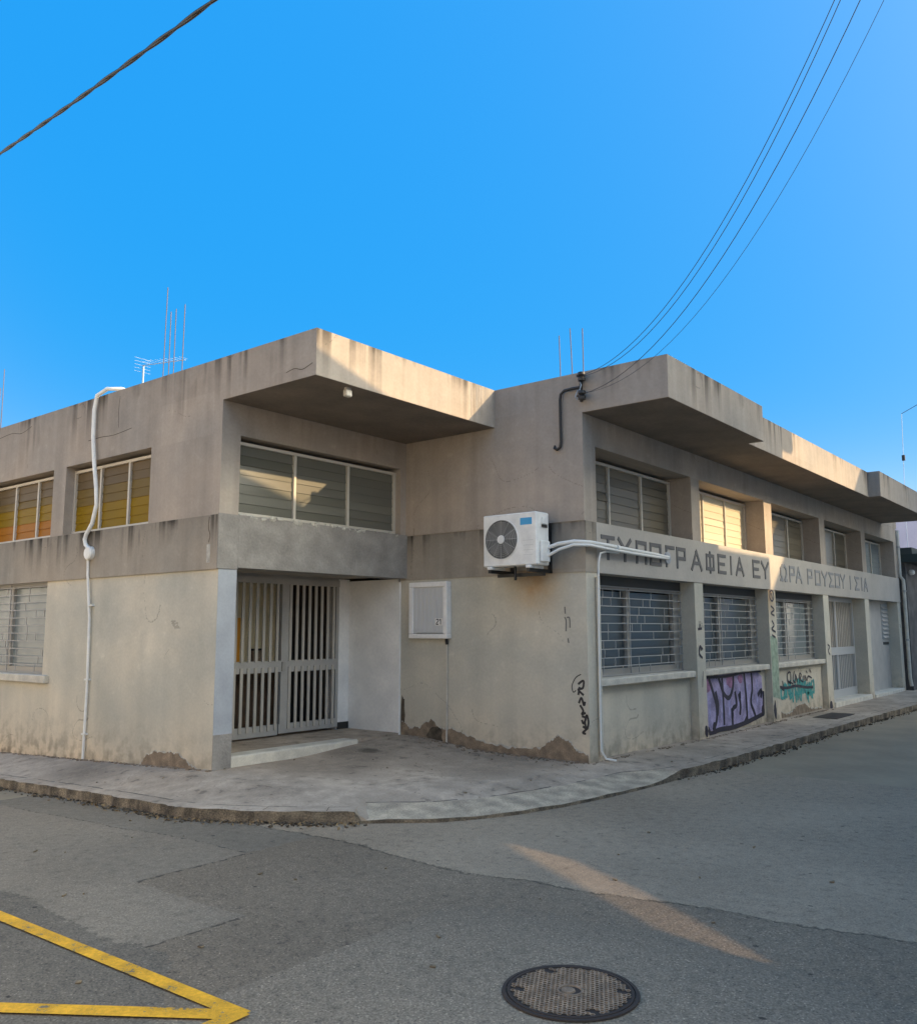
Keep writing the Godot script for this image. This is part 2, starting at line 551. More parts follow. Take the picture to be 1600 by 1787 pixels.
func kerb_line() -> PackedVector2Array:
	var c := Curve2D.new()
	c.bake_interval = 0.1
	var p := P2(KERB)
	for i in p.size():
		var t := Vector2()
		if i > 0 and i < p.size() - 1: t = (p[i + 1] - p[i - 1]).normalized() * minf((p[i] - p[i - 1]).length(), (p[i + 1] - p[i]).length()) * 0.3
		c.add_point(p[i], -t, t)
	return c.get_baked_points()

func dropped(q: Vector2) -> float:                   # 1 where the kerb is lowered flush with the road
	if q.x < -5.38: return 0.0
	if q.y > -8.6: return 1.0
	return clampf(1.0 - (-8.6 - q.y) / 0.5, 0, 1)

func pave_y(x: float, z: float, kl: PackedVector2Array) -> float:
	var best := 1e9
	var q := Vector2()
	for p in kl:
		var dd := p.distance_squared_to(Vector2(x, z))
		if dd < best:
			best = dd; q = p
	var d := sqrt(best)
	var hk := lerpf(road_y(q.x) + 0.092, 0.022, dropped(q))
	var hw := 0.165 + 0.043 * clampf(x + 7.75, -9.0, 0.0)
	if x > -7.75: hw = lerpf(0.165, 0.135, clampf((x + 7.75) / 2.6, 0, 1))
	if z < -9.0: hw = lerpf(0.135, 0.10, clampf((-9.0 - z) / 3.0, 0, 1))
	if x < -6.4 and z < -6.5: hw += 0.085 * smoothstep(-6.6, -8.4, z) * smoothstep(-6.4, -7.7, x)
	return lerpf(hk, hw, smoothstep(0.0, 0.88, d))

# ---------------------------------------------------------------- parts of the building
func louvre_window(xf: Transform3D, w: float, opening: float, cols: int, blades: int, kinds: Array, label := "") -> void:
	var h := opening - 0.045
	var f := MB.new()
	f.xf = xf
	f.box(V(0, h - 0.035, -0.03), V(w, h, 0.03)).box(V(0, 0, -0.03), V(w, 0.03, 0.03))
	for i in cols + 1:
		var x := clampf(w * i / cols, 0.018, w - 0.018)
		f.box(V(x - 0.018, 0.03, -0.028), V(x + 0.018, h - 0.035, 0.028))
	var o := part("window", f, M.frame, bld, label)
	var bh := (h - 0.065) / blades
	for i in cols:
		for k in blades:
			var tilt := -0.075 + rng.randf_range(-0.02, 0.02)
			if rng.randf() < 0.04: tilt -= 0.10
			stick("pane", xf, V(w * (i + 0.5) / cols, 0.03 + bh * (k + 0.5), -0.004), V(w / cols - 0.04, bh * 1.06, 0.006), kinds[k if kinds.size() == blades else rng.randi() % kinds.size()], o, tilt)

func barred_window(xf: Transform3D, w: float, h: float, glass: Material, label := "") -> void:
	# sliding aluminium window with a welded security grille in front of it
	var f := MB.new()
	f.xf = xf
	f.box(V(0, h - 0.04, -0.05), V(w, h, 0.01)).box(V(0, 0, -0.05), V(w, 0.09, 0.01))
	f.box(V(0, 0.09, -0.05), V(0.05, h - 0.04, 0.01)).box(V(w - 0.17, 0.09, -0.05), V(w, h - 0.04, 0.01))
	f.box(V(w * 0.43 - 0.03, 0.09, -0.04), V(w * 0.43 + 0.03, h - 0.04, 0.02))
	var o := part("window", f, M.alu, bld, label)
	stick("pane", xf, V(w * 0.215, h * 0.5, -0.035), V(w * 0.43 - 0.06, h - 0.12, 0.006), glass, o)
	stick("pane", xf, V(w * 0.66, h * 0.5, -0.022), V(w * 0.5 - 0.04, h - 0.12, 0.006), glass, o)
	var g := MB.new()
	g.xf = xf
	g.box(V(0.0, 0.0, 0.04), V(0.014, h, 0.055)).box(V(0.014, 0.0, 0.041), V(w - 0.014, 0.012, 0.054)).box(V(0.014, h - 0.012, 0.041), V(w - 0.014, h, 0.054)).box(V(w - 0.014, 0.0, 0.04), V(w, h, 0.055))
	var gr := part("security_grille", g, M.grille, bld)
	stick("upright", xf, V(w * 0.43, h * 0.5, 0.048), V(0.016, h - 0.026, 0.013), M.grille, gr)
	var rows := int(h / 0.104)
	for i in rows + 1:
		var y := 0.02 + i * 0.104
		stick("bar", xf, V(w * 0.5, y, 0.06), V(w, 0.011, 0.009), M.grille, gr)
		if i < rows:
			var x := rng.randf_range(0.1, 0.3)
			while x < w - 0.08:
				if rng.randf() < 0.55: stick("tie", xf, V(x, y + 0.052, 0.06), V(0.009, 0.104, 0.008), M.grille, gr)
				x += rng.randf_range(0.2, 0.36)

func letter(ch: String, z0: float, z1: float, m: Material, parent: Node) -> void:
	var shapes := {
		"T": [[0, 1, 1, 1], [0.5, 1, 0.5, 0]], "Y": [[0, 1, 0.5, 0.5], [1, 1, 0.5, 0.5], [0.5, 0.5, 0.5, 0]],
		"PI": [[0, 0, 0, 1, 1, 1, 1, 0]], "O": [[0, 0, 0, 1, 1, 1, 1, 0, 0, 0]], "G": [[0, 0, 0, 1, 1, 1]],
		"R": [[0, 0, 0, 1, 1, 1, 1, 0.48, 0, 0.48]], "A": [[0, 0, 0.5, 1, 1, 0], [0.2, 0.34, 0.8, 0.34]],
		"F": [[0.05, 0.12, 0.05, 0.9, 0.95, 0.9, 0.95, 0.12, 0.05, 0.12], [0.5, -0.06, 0.5, 1.06]],
		"E": [[1, 1, 0, 1, 0, 0, 1, 0], [0, 0.5, 0.8, 0.5]], "I": [[0.5, 0, 0.5, 1]],
		"S": [[1, 1, 0, 1, 0.5, 0.5, 0, 0, 1, 0]], "W": [[0, 0, 0.3, 0, 0.05, 0.4, 0.05, 0.8, 0.3, 1, 0.7, 1, 0.95, 0.8, 0.95, 0.4, 0.7, 0, 1, 0]],
	}
	var mb := MB.new()
	mb.xf = face_x(XR + 0.008, 2.435, z0)
	var w := absf(z1 - z0)
	var k := 0
	for line in shapes[ch]:
		var p := P2(line)
		for i in p.size() - 1:
			mb.stroke(Vector2(p[i].x * w, p[i].y * 0.245), Vector2(p[i + 1].x * w, p[i + 1].y * 0.245), 0.048, -0.006, 0.004 + k * 0.0004)
			k += 1
	part("letter", mb, m, parent)

func build_building() -> void:
	bld = thing("printing_house", "two-storey grey-beige concrete corner building with jutting flat roof canopies", "building", V(XR, 0, ZM))
	var f: MB
	# --- left facade (faces +z)
	f = MB.new(); f.facade = true
	for x in [[-17.0, -13.48], [-11.48, -11.15], [-9.15, XP]]: f.box(V(x[0], YT, ZL - 0.25), V(x[1], YS, ZL))
	for x in [[-13.48, -11.48], [-11.15, -9.15]]: f.box(V(x[0], 3.75, ZL - 0.25), V(x[1], YS, ZL))
	f.box(V(-17.0, YB, ZL - 0.25), V(XP, YT, ZL + 0.014))
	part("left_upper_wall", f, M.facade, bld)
	f = MB.new(); f.facade = true
	for x in [[-17.0, -13.5, -1.0, YB], [-11.5, XP, -1.0, YB], [-13.5, -11.5, -1.0, 1.0]]: f.box(V(x[0], x[2], ZL - 0.25), V(x[1], x[3], ZL - 0.012))
	part("left_lower_wall", f, M.facade, bld)
	# --- entrance wall (faces +x)
	f = MB.new(); f.facade = true
	f.box(V(XP - 0.25, 3.74, -8.5), V(XP, YS, ZL - 0.25))
	f.box(V(XP - 0.25, YT, ZM), V(XP, YS, -8.5))
	part("entrance_upper_wall", f, M.facade, bld)
	f = MB.new()
	f.box(V(XP - 0.25, 2.275, ZM + 0.002), V(XP + 0.016, 2.85, ZL - 0.252))
	f.box(V(XP, 2.255, ZL - 0.25), V(XP + 0.0155, 2.85, ZL + 0.012))
	part("rough_concrete_band", f, M.rough, bld, "unpainted rough grey concrete beam above the entrance gate")
	# broken render along the top of that beam
	f = MB.new()
	for i in 46:
		var z := -5.95 - i * 0.055 + rng.randf_range(-0.02, 0.02)
		var s := rng.randf_range(0.02, 0.06) * (1.0 if i < 34 else 0.55)
		f.xf = Transform3D(Basis.from_euler(V(rng.randf_range(-0.5, 0.5), rng.randf_range(-0.5, 0.5), rng.randf_range(-0.6, 0.6))), V(XP + 0.004 - rng.randf() * 0.03, 2.852 + rng.randf_range(-0.03, 0.008), z))
		f.bbox(V(-0.02, -s * 0.45, -s), V(0.02, s * 0.45, s), 0.008)
	part("broken_render", f, M.chip, bld).set_meta("kind", "stuff")
	part("painted_pillar_face", MB.new().box(V(XP, 0.52, ZL - 0.25), V(XP + 0.004, 2.254, ZL - 0.013)), M.sky_tinted_paint, bld, "white painted side of the corner pillar with sky blue put into its colour")
	part("pillar_plinth", MB.new().box(V(XP, -0.2, ZL - 0.25), V(XP + 0.006, 0.52, ZL - 0.013)), M.rough, bld)
	# --- recessed entrance
	part("entrance_side_wall", MB.new().box(V(-9.05, -0.2, ZM - 0.2), V(-7.93, 2.274, ZM + 0.004)).box(V(-9.05, -0.2, ZM + 0.004), V(-8.85, 2.3, -8.41)), M.white_wall, bld)
	part("wall_trim", MB.new().bbox(V(-7.93, 0.2, ZM - 0.1), V(-7.89, 2.24, ZM + 0.012), 0.006), M.white_wall, bld)
	part("skirting", MB.new().box(V(-8.85, 0.27, ZM + 0.004), V(-8.838, 0.36, -8.41)), M.dark, bld)
	part("recess_ceiling", MB.new().box(V(-9.05, 2.31, ZM), V(XP - 0.25, 2.5, ZL - 0.25)), M.concrete, bld)
	part("door_head", MB.new().box(V(-9.05, 2.27, -8.41), V(-8.85, 2.31, ZL - 0.25)).box(V(-9.05, 0.0, -6.36), V(-8.85, 2.27, ZL - 0.25)), M.grey_paint, bld)
	part("entrance_floor", MB.new().box(V(-9.6, -0.3, ZM), V(-7.9, 0.268, ZL - 0.25)), M.pave, bld)
	part("entrance_step", MB.new().bbox(V(-8.05, 0.0, -7.78), V(-7.80, 0.275, ZL - 0.252), 0.012), M.sill, bld)
	# --- middle wall (faces +z)
	f = MB.new(); f.facade = true
	f.box(V(XP, YT, ZM - 0.25), V(XR, YS, ZM + 0.012))
	f.box(V(-7.89, YB, ZM - 0.25), V(XR, YT, ZM))
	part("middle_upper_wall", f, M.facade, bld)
	f = MB.new(); f.facade = true
	f.box(V(-7.89, -0.4, ZM - 0.25), V(XR - 0.008, YB, ZM - 0.012))
	part("middle_lower_wall", f, M.facade, bld)
	# --- right facade (faces +x)
	var zp := [[-8.90, -8.87], [-11.87, -11.58], [-14.86, -14.50], [-17.88, -17.53], [-20.90, -20.56], [ZE, -23.6]]
	f = MB.new(); f.facade = true
	for p in zp:
		f.box(V(XR - 0.45, YT, p[0]), V(XR - 0.004, 3.74, p[1]))
	f.box(V(XR - 0.45, 3.74, ZE), V(XR - 0.004, YS, ZM - 0.25))
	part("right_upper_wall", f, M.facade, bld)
	for p in zp:
		var g := MB.new(); g.facade = true
		g.box(V(XR - 0.45, -0.3, p[0]), V(XR - 0.008, YB, p[1]))
		part("pillar", g, M.facade, bld)
	f = MB.new(); f.facade = true
	f.box(V(XR - 0.45, YB, ZE), V(XR + 0.004, YT, ZM - 0.25))
	var band := part("sign_band", f, M.sign, bld)
	# --- roof slabs
	f = MB.new(); f.facade = true
	f.box(V(-17.0, YS, ZM), V(XF1, YR, ZL))
	f.box(V(-17.0, YS, -24.0), V(XR, YR, ZM))
	part("roof", f, M.facade, bld)
	for b in [[XF2, Z2, ZM + 0.012], [XF3, Z4, Z2], [XF2, -22.5, Z4]]:
		f = MB.new(); f.facade = true
		f.box(V(XR, YS, b[1]), V(b[0], YR, b[2]))
		part("canopy", f, M.facade, bld)
	f = MB.new(); f.facade = true
	f.box(V(XF1, YS, ZM), V(XR, YR, ZM + 0.012))
	part("roof_edge", f, M.facade, bld)
	# plain undersides, shade put into their darker colour, 3 mm below the slabs
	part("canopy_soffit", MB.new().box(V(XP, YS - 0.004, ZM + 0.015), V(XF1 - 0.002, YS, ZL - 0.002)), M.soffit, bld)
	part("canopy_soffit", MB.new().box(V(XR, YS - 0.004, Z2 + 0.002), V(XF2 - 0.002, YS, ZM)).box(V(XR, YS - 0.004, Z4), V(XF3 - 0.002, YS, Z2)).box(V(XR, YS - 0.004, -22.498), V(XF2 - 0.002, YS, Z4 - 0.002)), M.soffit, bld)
	# dark drips on the canopy fascia
	for q in [[-8.13, 0.42], [-8.23, 0.30], [-8.29, 0.38]]:
		part("rust_drip", MB.new().box(V(XF1, YR - q[1], q[0] - 0.007), V(XF1 + 0.002, YR - 0.01, q[0] + 0.007)), M.rough, bld)
	# --- shell behind: floors and back walls
	f = MB.new()
	f.box(V(-17.0, 2.4, ZM), V(-9.06, 2.8, ZL - 0.26)).box(V(-9.06, 2.52, ZM), V(XP - 0.26, 2.8, ZL - 0.26)).box(V(-17.0, 2.4, -23.9), V(XR - 0.5, 2.8, ZM - 0.26))
	f.box(V(-17.0, -0.3, -23.9), V(XR - 0.46, 0.1, ZM - 0.26)).box(V(-17.0, -0.3, ZM), V(-9.61, 0.266, ZL - 0.26))
	f.box(V(-17.2, -0.6, -24.0), V(-17.0, YR, ZL)).box(V(-17.0, -0.6, -24.1), V(XR - 0.46, YS, -23.9))
	f.box(V(-12.4, 0.27, ZM), V(-12.2, 2.4, ZL - 0.26)).box(V(-17.0, 0.1, ZM - 0.26), V(-9.06, 2.4, ZM - 0.21))
	f.box(V(-9.5, 2.8, -23.9), V(-9.4, YS, ZM - 0.25)).box(V(-17.0, 2.8, ZM - 0.3), V(XP - 0.3, YS, ZM - 0.25))
	f.box(V(-9.2, 0.1, -23.9), V(-9.1, 2.4, ZM - 0.27))
	part("inner_shell", f, M.soffit, bld)
	# --- upstairs windows
	var oc := [M.ochre, M.ochre, M.ochre, M.ochre_b, M.ochre_b, M.ochre_c, M.ochre_c]  # row colours carry the warm reflection tint of the left panes
	var od := [M.amber, M.amber, M.ochre, M.ochre, M.ochre_b, M.ochre_c, M.ochre_c]
	louvre_window(face_z(-11.15, 2.86, ZL - 0.15), 2.0, 0.89, 3, 7, oc)
	louvre_window(face_z(-13.48, 2.86, ZL - 0.15), 2.0, 0.89, 3, 7, od)
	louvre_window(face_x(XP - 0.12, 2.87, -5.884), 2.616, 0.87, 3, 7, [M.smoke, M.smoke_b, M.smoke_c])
	var lv := [M.shaded_louvre, M.shaded_louvre_b, M.shaded_louvre_c]
	for z in [[-8.90, -11.58], [-11.87, -14.50], [-14.86, -17.53], [-17.88, -20.56], [-20.90, -23.6]]:
		louvre_window(face_x(XR - 0.35, 2.85, z[0]), absf(z[1] - z[0]), 0.89, 3, 7, ([M.sunlit_louvre, M.sunlit_louvre_b] if z[0] == -11.87 else lv) if z[0] > -20.0 else [M.pale_glass])  # second window takes the brighter sunlit pane colours
	# --- ground floor windows of the right facade
	var k := 0
	for z in [[-8.90, -11.58], [-11.87, -14.50], [-14.86, -17.53]]:
		var w := absf(z[1] - z[0])
		var g := MB.new(); g.facade = true
		g.box(V(XR - 0.40, -0.3, z[1]), V(XR - 0.12, 0.945, z[0]))
		part("parapet", g, M.facade, bld)
		part("window_sill", MB.new().bbox(V(XR - 0.40, 0.945, z[1] + 0.02), V(XR - 0.02, 1.03, z[0] - 0.004), 0.01), M.sill, bld)
		part("shutter_box", MB.new().box(V(XR - 0.42, 2.13, z[1]), V(XR - 0.22, YB, z[0])), M.shutter, bld)
		barred_window(face_x(XR - 0.27, 1.03, z[0]), w, 1.10, M.glass if k < 2 else M.pale_glass)
		k += 1
	# left facade ground floor window
	part("window_sill", MB.new().bbox(V(-13.6, 0.925, ZL - 0.2), V(-11.32, 1.03, ZL + 0.05), 0.01), M.sill, bld)
	barred_window(face_z(-13.5, 1.03, ZL - 0.11), 2.0, 1.22, M.pale_glass)
	# --- gate of the recessed entrance
	var xf := face_x(-8.85, 0.29, -6.36)
	var w := 2.05
	f = MB.new(); f.xf = xf
	f.box(V(0, 1.90, -0.05), V(w, 1.985, 0.02)).box(V(0, 0, -0.04), V(w * 0.5 - 0.01, 0.13, 0.01)).box(V(w * 0.5 + 0.01, 0.012, -0.04), V(w, 0.13, 0.01))
	f.box(V(0, 0.78, -0.04), V(w, 0.925, 0.01))
	for q in [[0.0, 0.05], [w * 0.5 + 0.025, w * 0.5 + 0.155], [w - 0.05, w]]: f.box(V(q[0], 0.13, -0.04), V(q[1], 0.78, 0.011)).box(V(q[0], 0.925, -0.04), V(q[1], 1.9, 0.011))
	var gate := part("entrance_gate", f, M.grey_paint, bld)
	for i in 18:
		var x := 0.05 + (i + 0.5) * (w - 0.1) / 18.0
		if absf(x - w * 0.5 - 0.09) < 0.07: continue
		stick("bar", xf, V(x, 0.455, 0.018), V(0.042, 0.78, 0.014), M.bar, gate)
		stick("bar", xf, V(x, 1.41, 0.018), V(0.042, 0.99, 0.014), M.bar, gate)
	stick("lock", xf, V(w * 0.5 + 0.06, 0.85, 0.022), V(0.05, 0.12, 0.02), M.alu, gate)
	# --- barred double door, fourth bay of the right facade
	xf = face_x(XR - 0.28, 0.2, -17.88)
	w = 2.68
	f = MB.new(); f.xf = xf
	f.box(V(0, 1.96, -0.04), V(w, 2.05, 0.01)).box(V(0, 0, -0.04), V(w, 0.16, 0.01)).box(V(0, 0.86, -0.04), V(w, 1.02, 0.012))
	for q in [0.0, w * 0.5 - 0.03, w - 0.06]: f.box(V(q, 0.16, -0.04), V(q + 0.06, 0.86, 0.01)).box(V(q, 1.02, -0.04), V(q + 0.06, 1.96, 0.01))
	var door := part("barred_door", f, M.white_bar, bld)
	stick("panel", xf, V(w * 0.5, 1.5, -0.055), V(w, 0.96, 0.02), M.concrete, door)
	stick("panel", xf, V(w * 0.5, 0.5, -0.055), V(w, 0.76, 0.02), M.alu, door)
	for i in 20:
		var x := 0.06 + (i + 0.5) * (w - 0.12) / 20.0
		if absf(x - w * 0.5) < 0.05: continue
		stick("bar", xf, V(x, 0.51, 0.0), V(0.022, 0.70, 0.012), M.white_bar, door)
		stick("bar", xf, V(x, 1.49, 0.0), V(0.022, 0.94, 0.012), M.bar, door)
	part("threshold", MB.new().bbox(V(XR - 0.5, -0.1, -20.56), V(XR + 0.03, 0.20, -17.86), 0.012), M.sill, bld)
	# --- last bay: white door leaf beside a grey panel
	xf = face_x(XR - 0.25, 0.17, -20.90)
	f = MB.new(); f.xf = xf
	f.box(V(0.95, 0, -0.05), V(2.7, 2.08, 0.0)).box(V(0, 1.95, -0.06), V(0.95, 2.08, -0.01))
	var pan := part("grey_door_panel", f, M.grey_paint, bld)
	stick("white_leaf", xf, V(0.28, 0.97, 0.03), V(0.5, 1.94, 0.04), M.white_wall, pan)
	stick("white_leaf", xf, V(0.74, 0.97, 0.0), V(0.36, 1.94, 0.04), M.sky_tinted_paint, pan)
	stick("letter_slot", xf, V(2.35, 1.08, 0.006), V(0.5, 0.06, 0.012), M.black, pan)
	stick("window_frame", xf, V(2.35, 1.60, 0.004), V(0.62, 0.84, 0.016), M.white_bar, pan)
	for i in 8: stick("slat", xf, V(2.35, 1.24 + i * 0.1, 0.016), V(0.54, 0.085, 0.008), M.grey_paint, pan, -0.5)
	part("threshold", MB.new().bbox(V(XR - 0.5, -0.1, -23.6), V(XR + 0.03, 0.175, -20.90), 0.012), M.sill, bld)
	# --- raised letters, the right half faded
	var row := [["T", -8.99, -9.27], ["Y", -9.40, -9.69], ["PI", -9.86, -10.10], ["O", -10.24, -10.52], ["G", -10.70, -10.92], ["R", -11.03, -11.27], ["A", -11.50, -11.82], ["F", -12.0, -12.27], ["E", -12.44, -12.70], ["I", -12.84, -13.0], ["A", -13.13, -13.42], ["E", -13.85, -14.12], ["Y", -14.24, -14.54]]
	for l in row: letter(l[0], l[1], l[2], M.letter, band)
	row = [["W", -15.14, -15.45], ["R", -15.62, -15.86], ["A", -15.95, -16.25], ["R", -16.62, -16.86], ["O", -17.08, -17.36], ["Y", -17.50, -17.82], ["S", -17.96, -18.24], ["O", -18.37, -18.65], ["Y", -18.75, -19.05], ["I", -19.38, -19.52], ["S", -19.82, -20.12], ["I", -20.28, -20.42], ["A", -20.52, -20.80]]
	for l in row: letter(l[0], l[1], l[2], M.faded, band)
	# --- starter bars left standing in the columns
	for q in [[-9.30, 5.82, ZL - 0.2], [-9.14, 5.52, ZL - 0.24], [-9.10, 5.45, ZL - 0.15], [-8.93, 5.52, ZL - 0.22], [-13.65, 5.62, ZL - 0.2], [-13.76, 5.25, ZL - 0.24], [-13.62, 5.3, ZL - 0.14], [-5.46, 5.17, ZM - 0.2], [-5.29, 5.23, ZM - 0.2], [-5.14, 5.19, ZM - 0.2]]:
		var lean := rng.randf_range(-0.03, 0.03)
		part("starter_bar", MB.new().tube([V(q[0], YR - 0.1, q[2]), V(q[0] + lean * 0.5, lerpf(YR, q[1], 0.5), q[2]), V(q[0] + lean, q[1], q[2])], 0.0055, 6), M.rust, bld)

func blob(c: Vector2, rx: float, ry: float, n: int, jag: float, floor_y: float) -> PackedVector2Array:
	var p := PackedVector2Array()
	for i in n:
		var a := TAU * i / n
		var q := c + Vector2(cos(a) * rx, sin(a) * ry) * (1.0 + rng.randf_range(-jag, jag))
		q.y = maxf(q.y, floor_y)
		p.append(q)
	return p

func ragged_foot(xf: Transform3D, tops: Array, floor_y: float, called: String) -> void:
	# fallen plaster: the brown mortar coat under it, with a broken pale edge
	for layer in 2:
		var p := PackedVector2Array()
		for i in tops.size() - 1:
			var a: Vector2 = tops[i]; var b: Vector2 = tops[i + 1]
			for k in 9:
				var t := k / 9.0
				var y := lerpf(a.y, b.y, t) + rng.randf_range(-0.014, 0.014) + 0.010 * sin((a.x + t * (b.x - a.x)) * 41.0) + (0.014 if layer == 0 else 0.0)
				p.append(Vector2(lerpf(a.x, b.x, t) + rng.randf_range(-0.003, 0.003), maxf(y, floor_y + 0.012)))
		p.append(Vector2(tops[-1].x, floor_y)); p.append(Vector2(tops[0].x, floor_y))
		var mb := MB.new(); mb.xf = xf
		mb.slab(p, 0.0, 0.003 if layer == 0 else 0.007)
		part(called if layer == 1 else "broken_plaster_edge", mb, M.mortar if layer == 1 else M.chip, bld)

func build_wear() -> void:
	ragged_foot(face_z(0, 0, ZM - 0.012), P2([-7.86, 0.42, -7.72, 0.34, -7.55, 0.36, -7.36, 0.47, -7.2, 0.36, -7.02, 0.37, -6.8, 0.31, -6.5, 0.25, -6.2, 0.22, -5.9, 0.22, -5.66, 0.26, -5.55, 0.36, -5.44, 0.40, -5.30, 0.33, -5.2, 0.24, -5.062, 0.22]), 0.05, "bare_mortar")
	ragged_foot(face_z(0, 0, ZL - 0.012), P2([-9.12, 0.10, -8.98, 0.22, -8.8, 0.27, -8.55, 0.28, -8.38, 0.28, -8.2, 0.20, -8.0, 0.13, -7.82, 0.16]), -0.02, "bare_mortar")
	ragged_foot(face_x(XR - 0.119, 0, 0), P2([14.9, 0.14, 15.1, 0.22, 15.4, 0.15, 15.7, 0.16, 16.0, 0.25, 16.4, 0.27, 16.7, 0.17, 17.0, 0.13, 17.5, 0.12]), 0.02, "bare_mortar")
	# damp streak in the inner corner beside the entrance
	var damp := MB.new(); damp.xf = face_z(0, 0, ZM - 0.012)
	damp.slab(blob(Vector2(-7.845, 0.50), 0.035, 0.26, 16, 0.18, 0.1), 0.0, 0.0024)
	damp.slab(blob(Vector2(-7.30, 0.27), 0.13, 0.12, 16, 0.2, 0.15), 0.0072, 0.0085)
	part("damp_stain", damp, M.dirt, bld).set_meta("kind", "stuff")
	# --- painted scribbles
	var xf := face_x(XR - 0.1165, 0, 0)
	var fill := MB.new(); fill.xf = xf
	var p := PackedVector2Array()
	for q in P2([11.90, 0.30, 11.90, 0.92, 12.6, 0.93, 13.4, 0.93, 14.1, 0.93, 14.32, 0.84, 14.36, 0.30, 14.0, 0.20, 13.2, 0.15, 12.6, 0.14, 12.2, 0.16]): p.append(q)
	fill.slab(p, 0.0, 0.002)
	var purple := mottled(0.31, 0.265, 0.41, 71, 0.24, 1.6, 0.8, 0.5)
	part("purple_graffiti", fill, purple, bld, "purple lettering with black outlines sprayed under the second window")
	var pink := MB.new(); pink.xf = xf
	pink.slab(blob(Vector2(12.12, 0.80), 0.16, 0.10, 14, 0.15, 0.1), 0.002, 0.0026)
	pink.slab(blob(Vector2(13.0, 0.82), 0.16, 0.09, 14, 0.15, 0.1), 0.002, 0.0027)
	pink.slab(blob(Vector2(13.4, 0.84), 0.10, 0.07, 12, 0.15, 0.1), 0.002, 0.0028)
	part("graffiti_highlight", pink, mottled(0.32, 0.16, 0.27, 72, 0.2, 0.8), bld)
	var lilac := mottled(0.34, 0.31, 0.50, 73, 0.2, 0.8)
	var lite: MB
	for q in [[12.0, 0.45, 12.02, 0.66], [12.16, 0.3, 12.2, 0.56], [12.62, 0.3, 12.64, 0.6], [12.9, 0.28, 12.93, 0.55], [13.3, 0.35, 13.3, 0.7], [13.68, 0.3, 13.66, 0.75], [14.06, 0.4, 14.1, 0.8], [13.86, 0.5, 13.84, 0.85], [12.45, 0.25, 12.43, 0.42]]:
		lite = MB.new(); lite.xf = xf
		lite.ribbon([Vector2(q[0], q[1]), Vector2((q[0] + q[2]) * 0.5 + 0.02, (q[1] + q[3]) * 0.5), Vector2(q[2], q[3])], rng.randf_range(0.05, 0.10), 0.0030 + rng.randf() * 0.0004)
		part("graffiti_highlight", lite, lilac, bld)
	var ink := MB.new(); ink.xf = xf
	var lines := [
		[11.90, 0.15, 11.90, 0.92], [11.9, 0.92, 12.3, 0.91, 12.9, 0.90, 13.6, 0.93, 14.3, 0.92],
		[12.2, 0.9, 12.34, 0.68, 12.44, 0.48, 12.42, 0.28, 12.28, 0.16], [12.42, 0.7, 12.5, 0.5, 12.46, 0.36],
		[12.68, 0.88, 12.7, 0.6, 12.7, 0.2], [12.55, 0.9, 12.72, 0.66, 12.92, 0.58, 13.08, 0.72, 13.12, 0.92],
		[13.02, 0.16, 13.04, 0.40, 13.2, 0.46, 13.16, 0.66], [12.98, 0.38, 13.1, 0.42],
		[13.3, 0.62, 13.36, 0.44, 13.32, 0.3], [13.56, 0.93, 13.6, 0.6, 13.62, 0.2], [13.48, 0.16, 13.6, 0.24],
		[13.86, 0.93, 13.88, 0.66, 13.80, 0.46, 13.92, 0.3, 14.0, 0.18], [14.1, 0.55, 14.28, 0.62, 14.24, 0.5],
		[11.92, 0.16, 12.1, 0.2, 12.2, 0.12, 12.5, 0.15, 13.0, 0.14, 13.6, 0.17, 14.3, 0.24],
		[11.98, 0.98, 12.1, 0.93, 12.3, 0.99, 12.5, 0.9], [14.34, 0.26, 14.36, 0.6],
	]
	var i := 0
	for l in lines:
		ink.ribbon(P2(l), 0.04 if i < 2 else 0.07, 0.0036 + i * 0.0002)
		i += 1
	for q in [[11.98, 0.22, 0.06, 0.08], [12.33, 0.2, 0.05, 0.07], [14.32, 0.3, 0.06, 0.1], [13.03, 0.33, 0.04, 0.07], [13.36, 0.6, 0.02, 0.06]]:
		ink.slab(blob(Vector2(q[0], q[1]), q[2], q[3], 10, 0.2, 0.12), 0.003, 0.007 + i * 0.0001)
		i += 1
	var black := mat(0.02, 0.016, 0.03, 0.6)
	part("graffiti_outline", ink, black, bld)
	# teal tag
	var teal := MB.new(); teal.xf = xf
	for k in 26:
		var x := 15.05 + k * 0.078 + rng.randf_range(-0.02, 0.02)
		var t := 0.62 + rng.randf_range(-0.05, 0.10)
		teal.ribbon([Vector2(x, t), Vector2(x + rng.randf_range(-0.06, 0.06), t - 0.10), Vector2(x + rng.randf_range(-0.02, 0.02), t - rng.randf_range(0.18, 0.38))], rng.randf_range(0.045, 0.085), 0.001 + k * 0.0001)
	for l in [[15.06, 0.55, 15.3, 0.42, 15.5, 0.62, 15.7, 0.40, 15.9, 0.60, 16.1, 0.42, 16.4, 0.58, 16.7, 0.42], [16.6, 0.58, 16.82, 0.5, 16.6, 0.42, 17.0, 0.44]]:
		teal.ribbon(P2(l), 0.05, 0.0042)
	part("teal_graffiti", teal, mat(0.06, 0.30, 0.27, 0.7), bld, "teal tag struck through in black under the third window")
	ink = MB.new(); ink.xf = xf
	i = 0
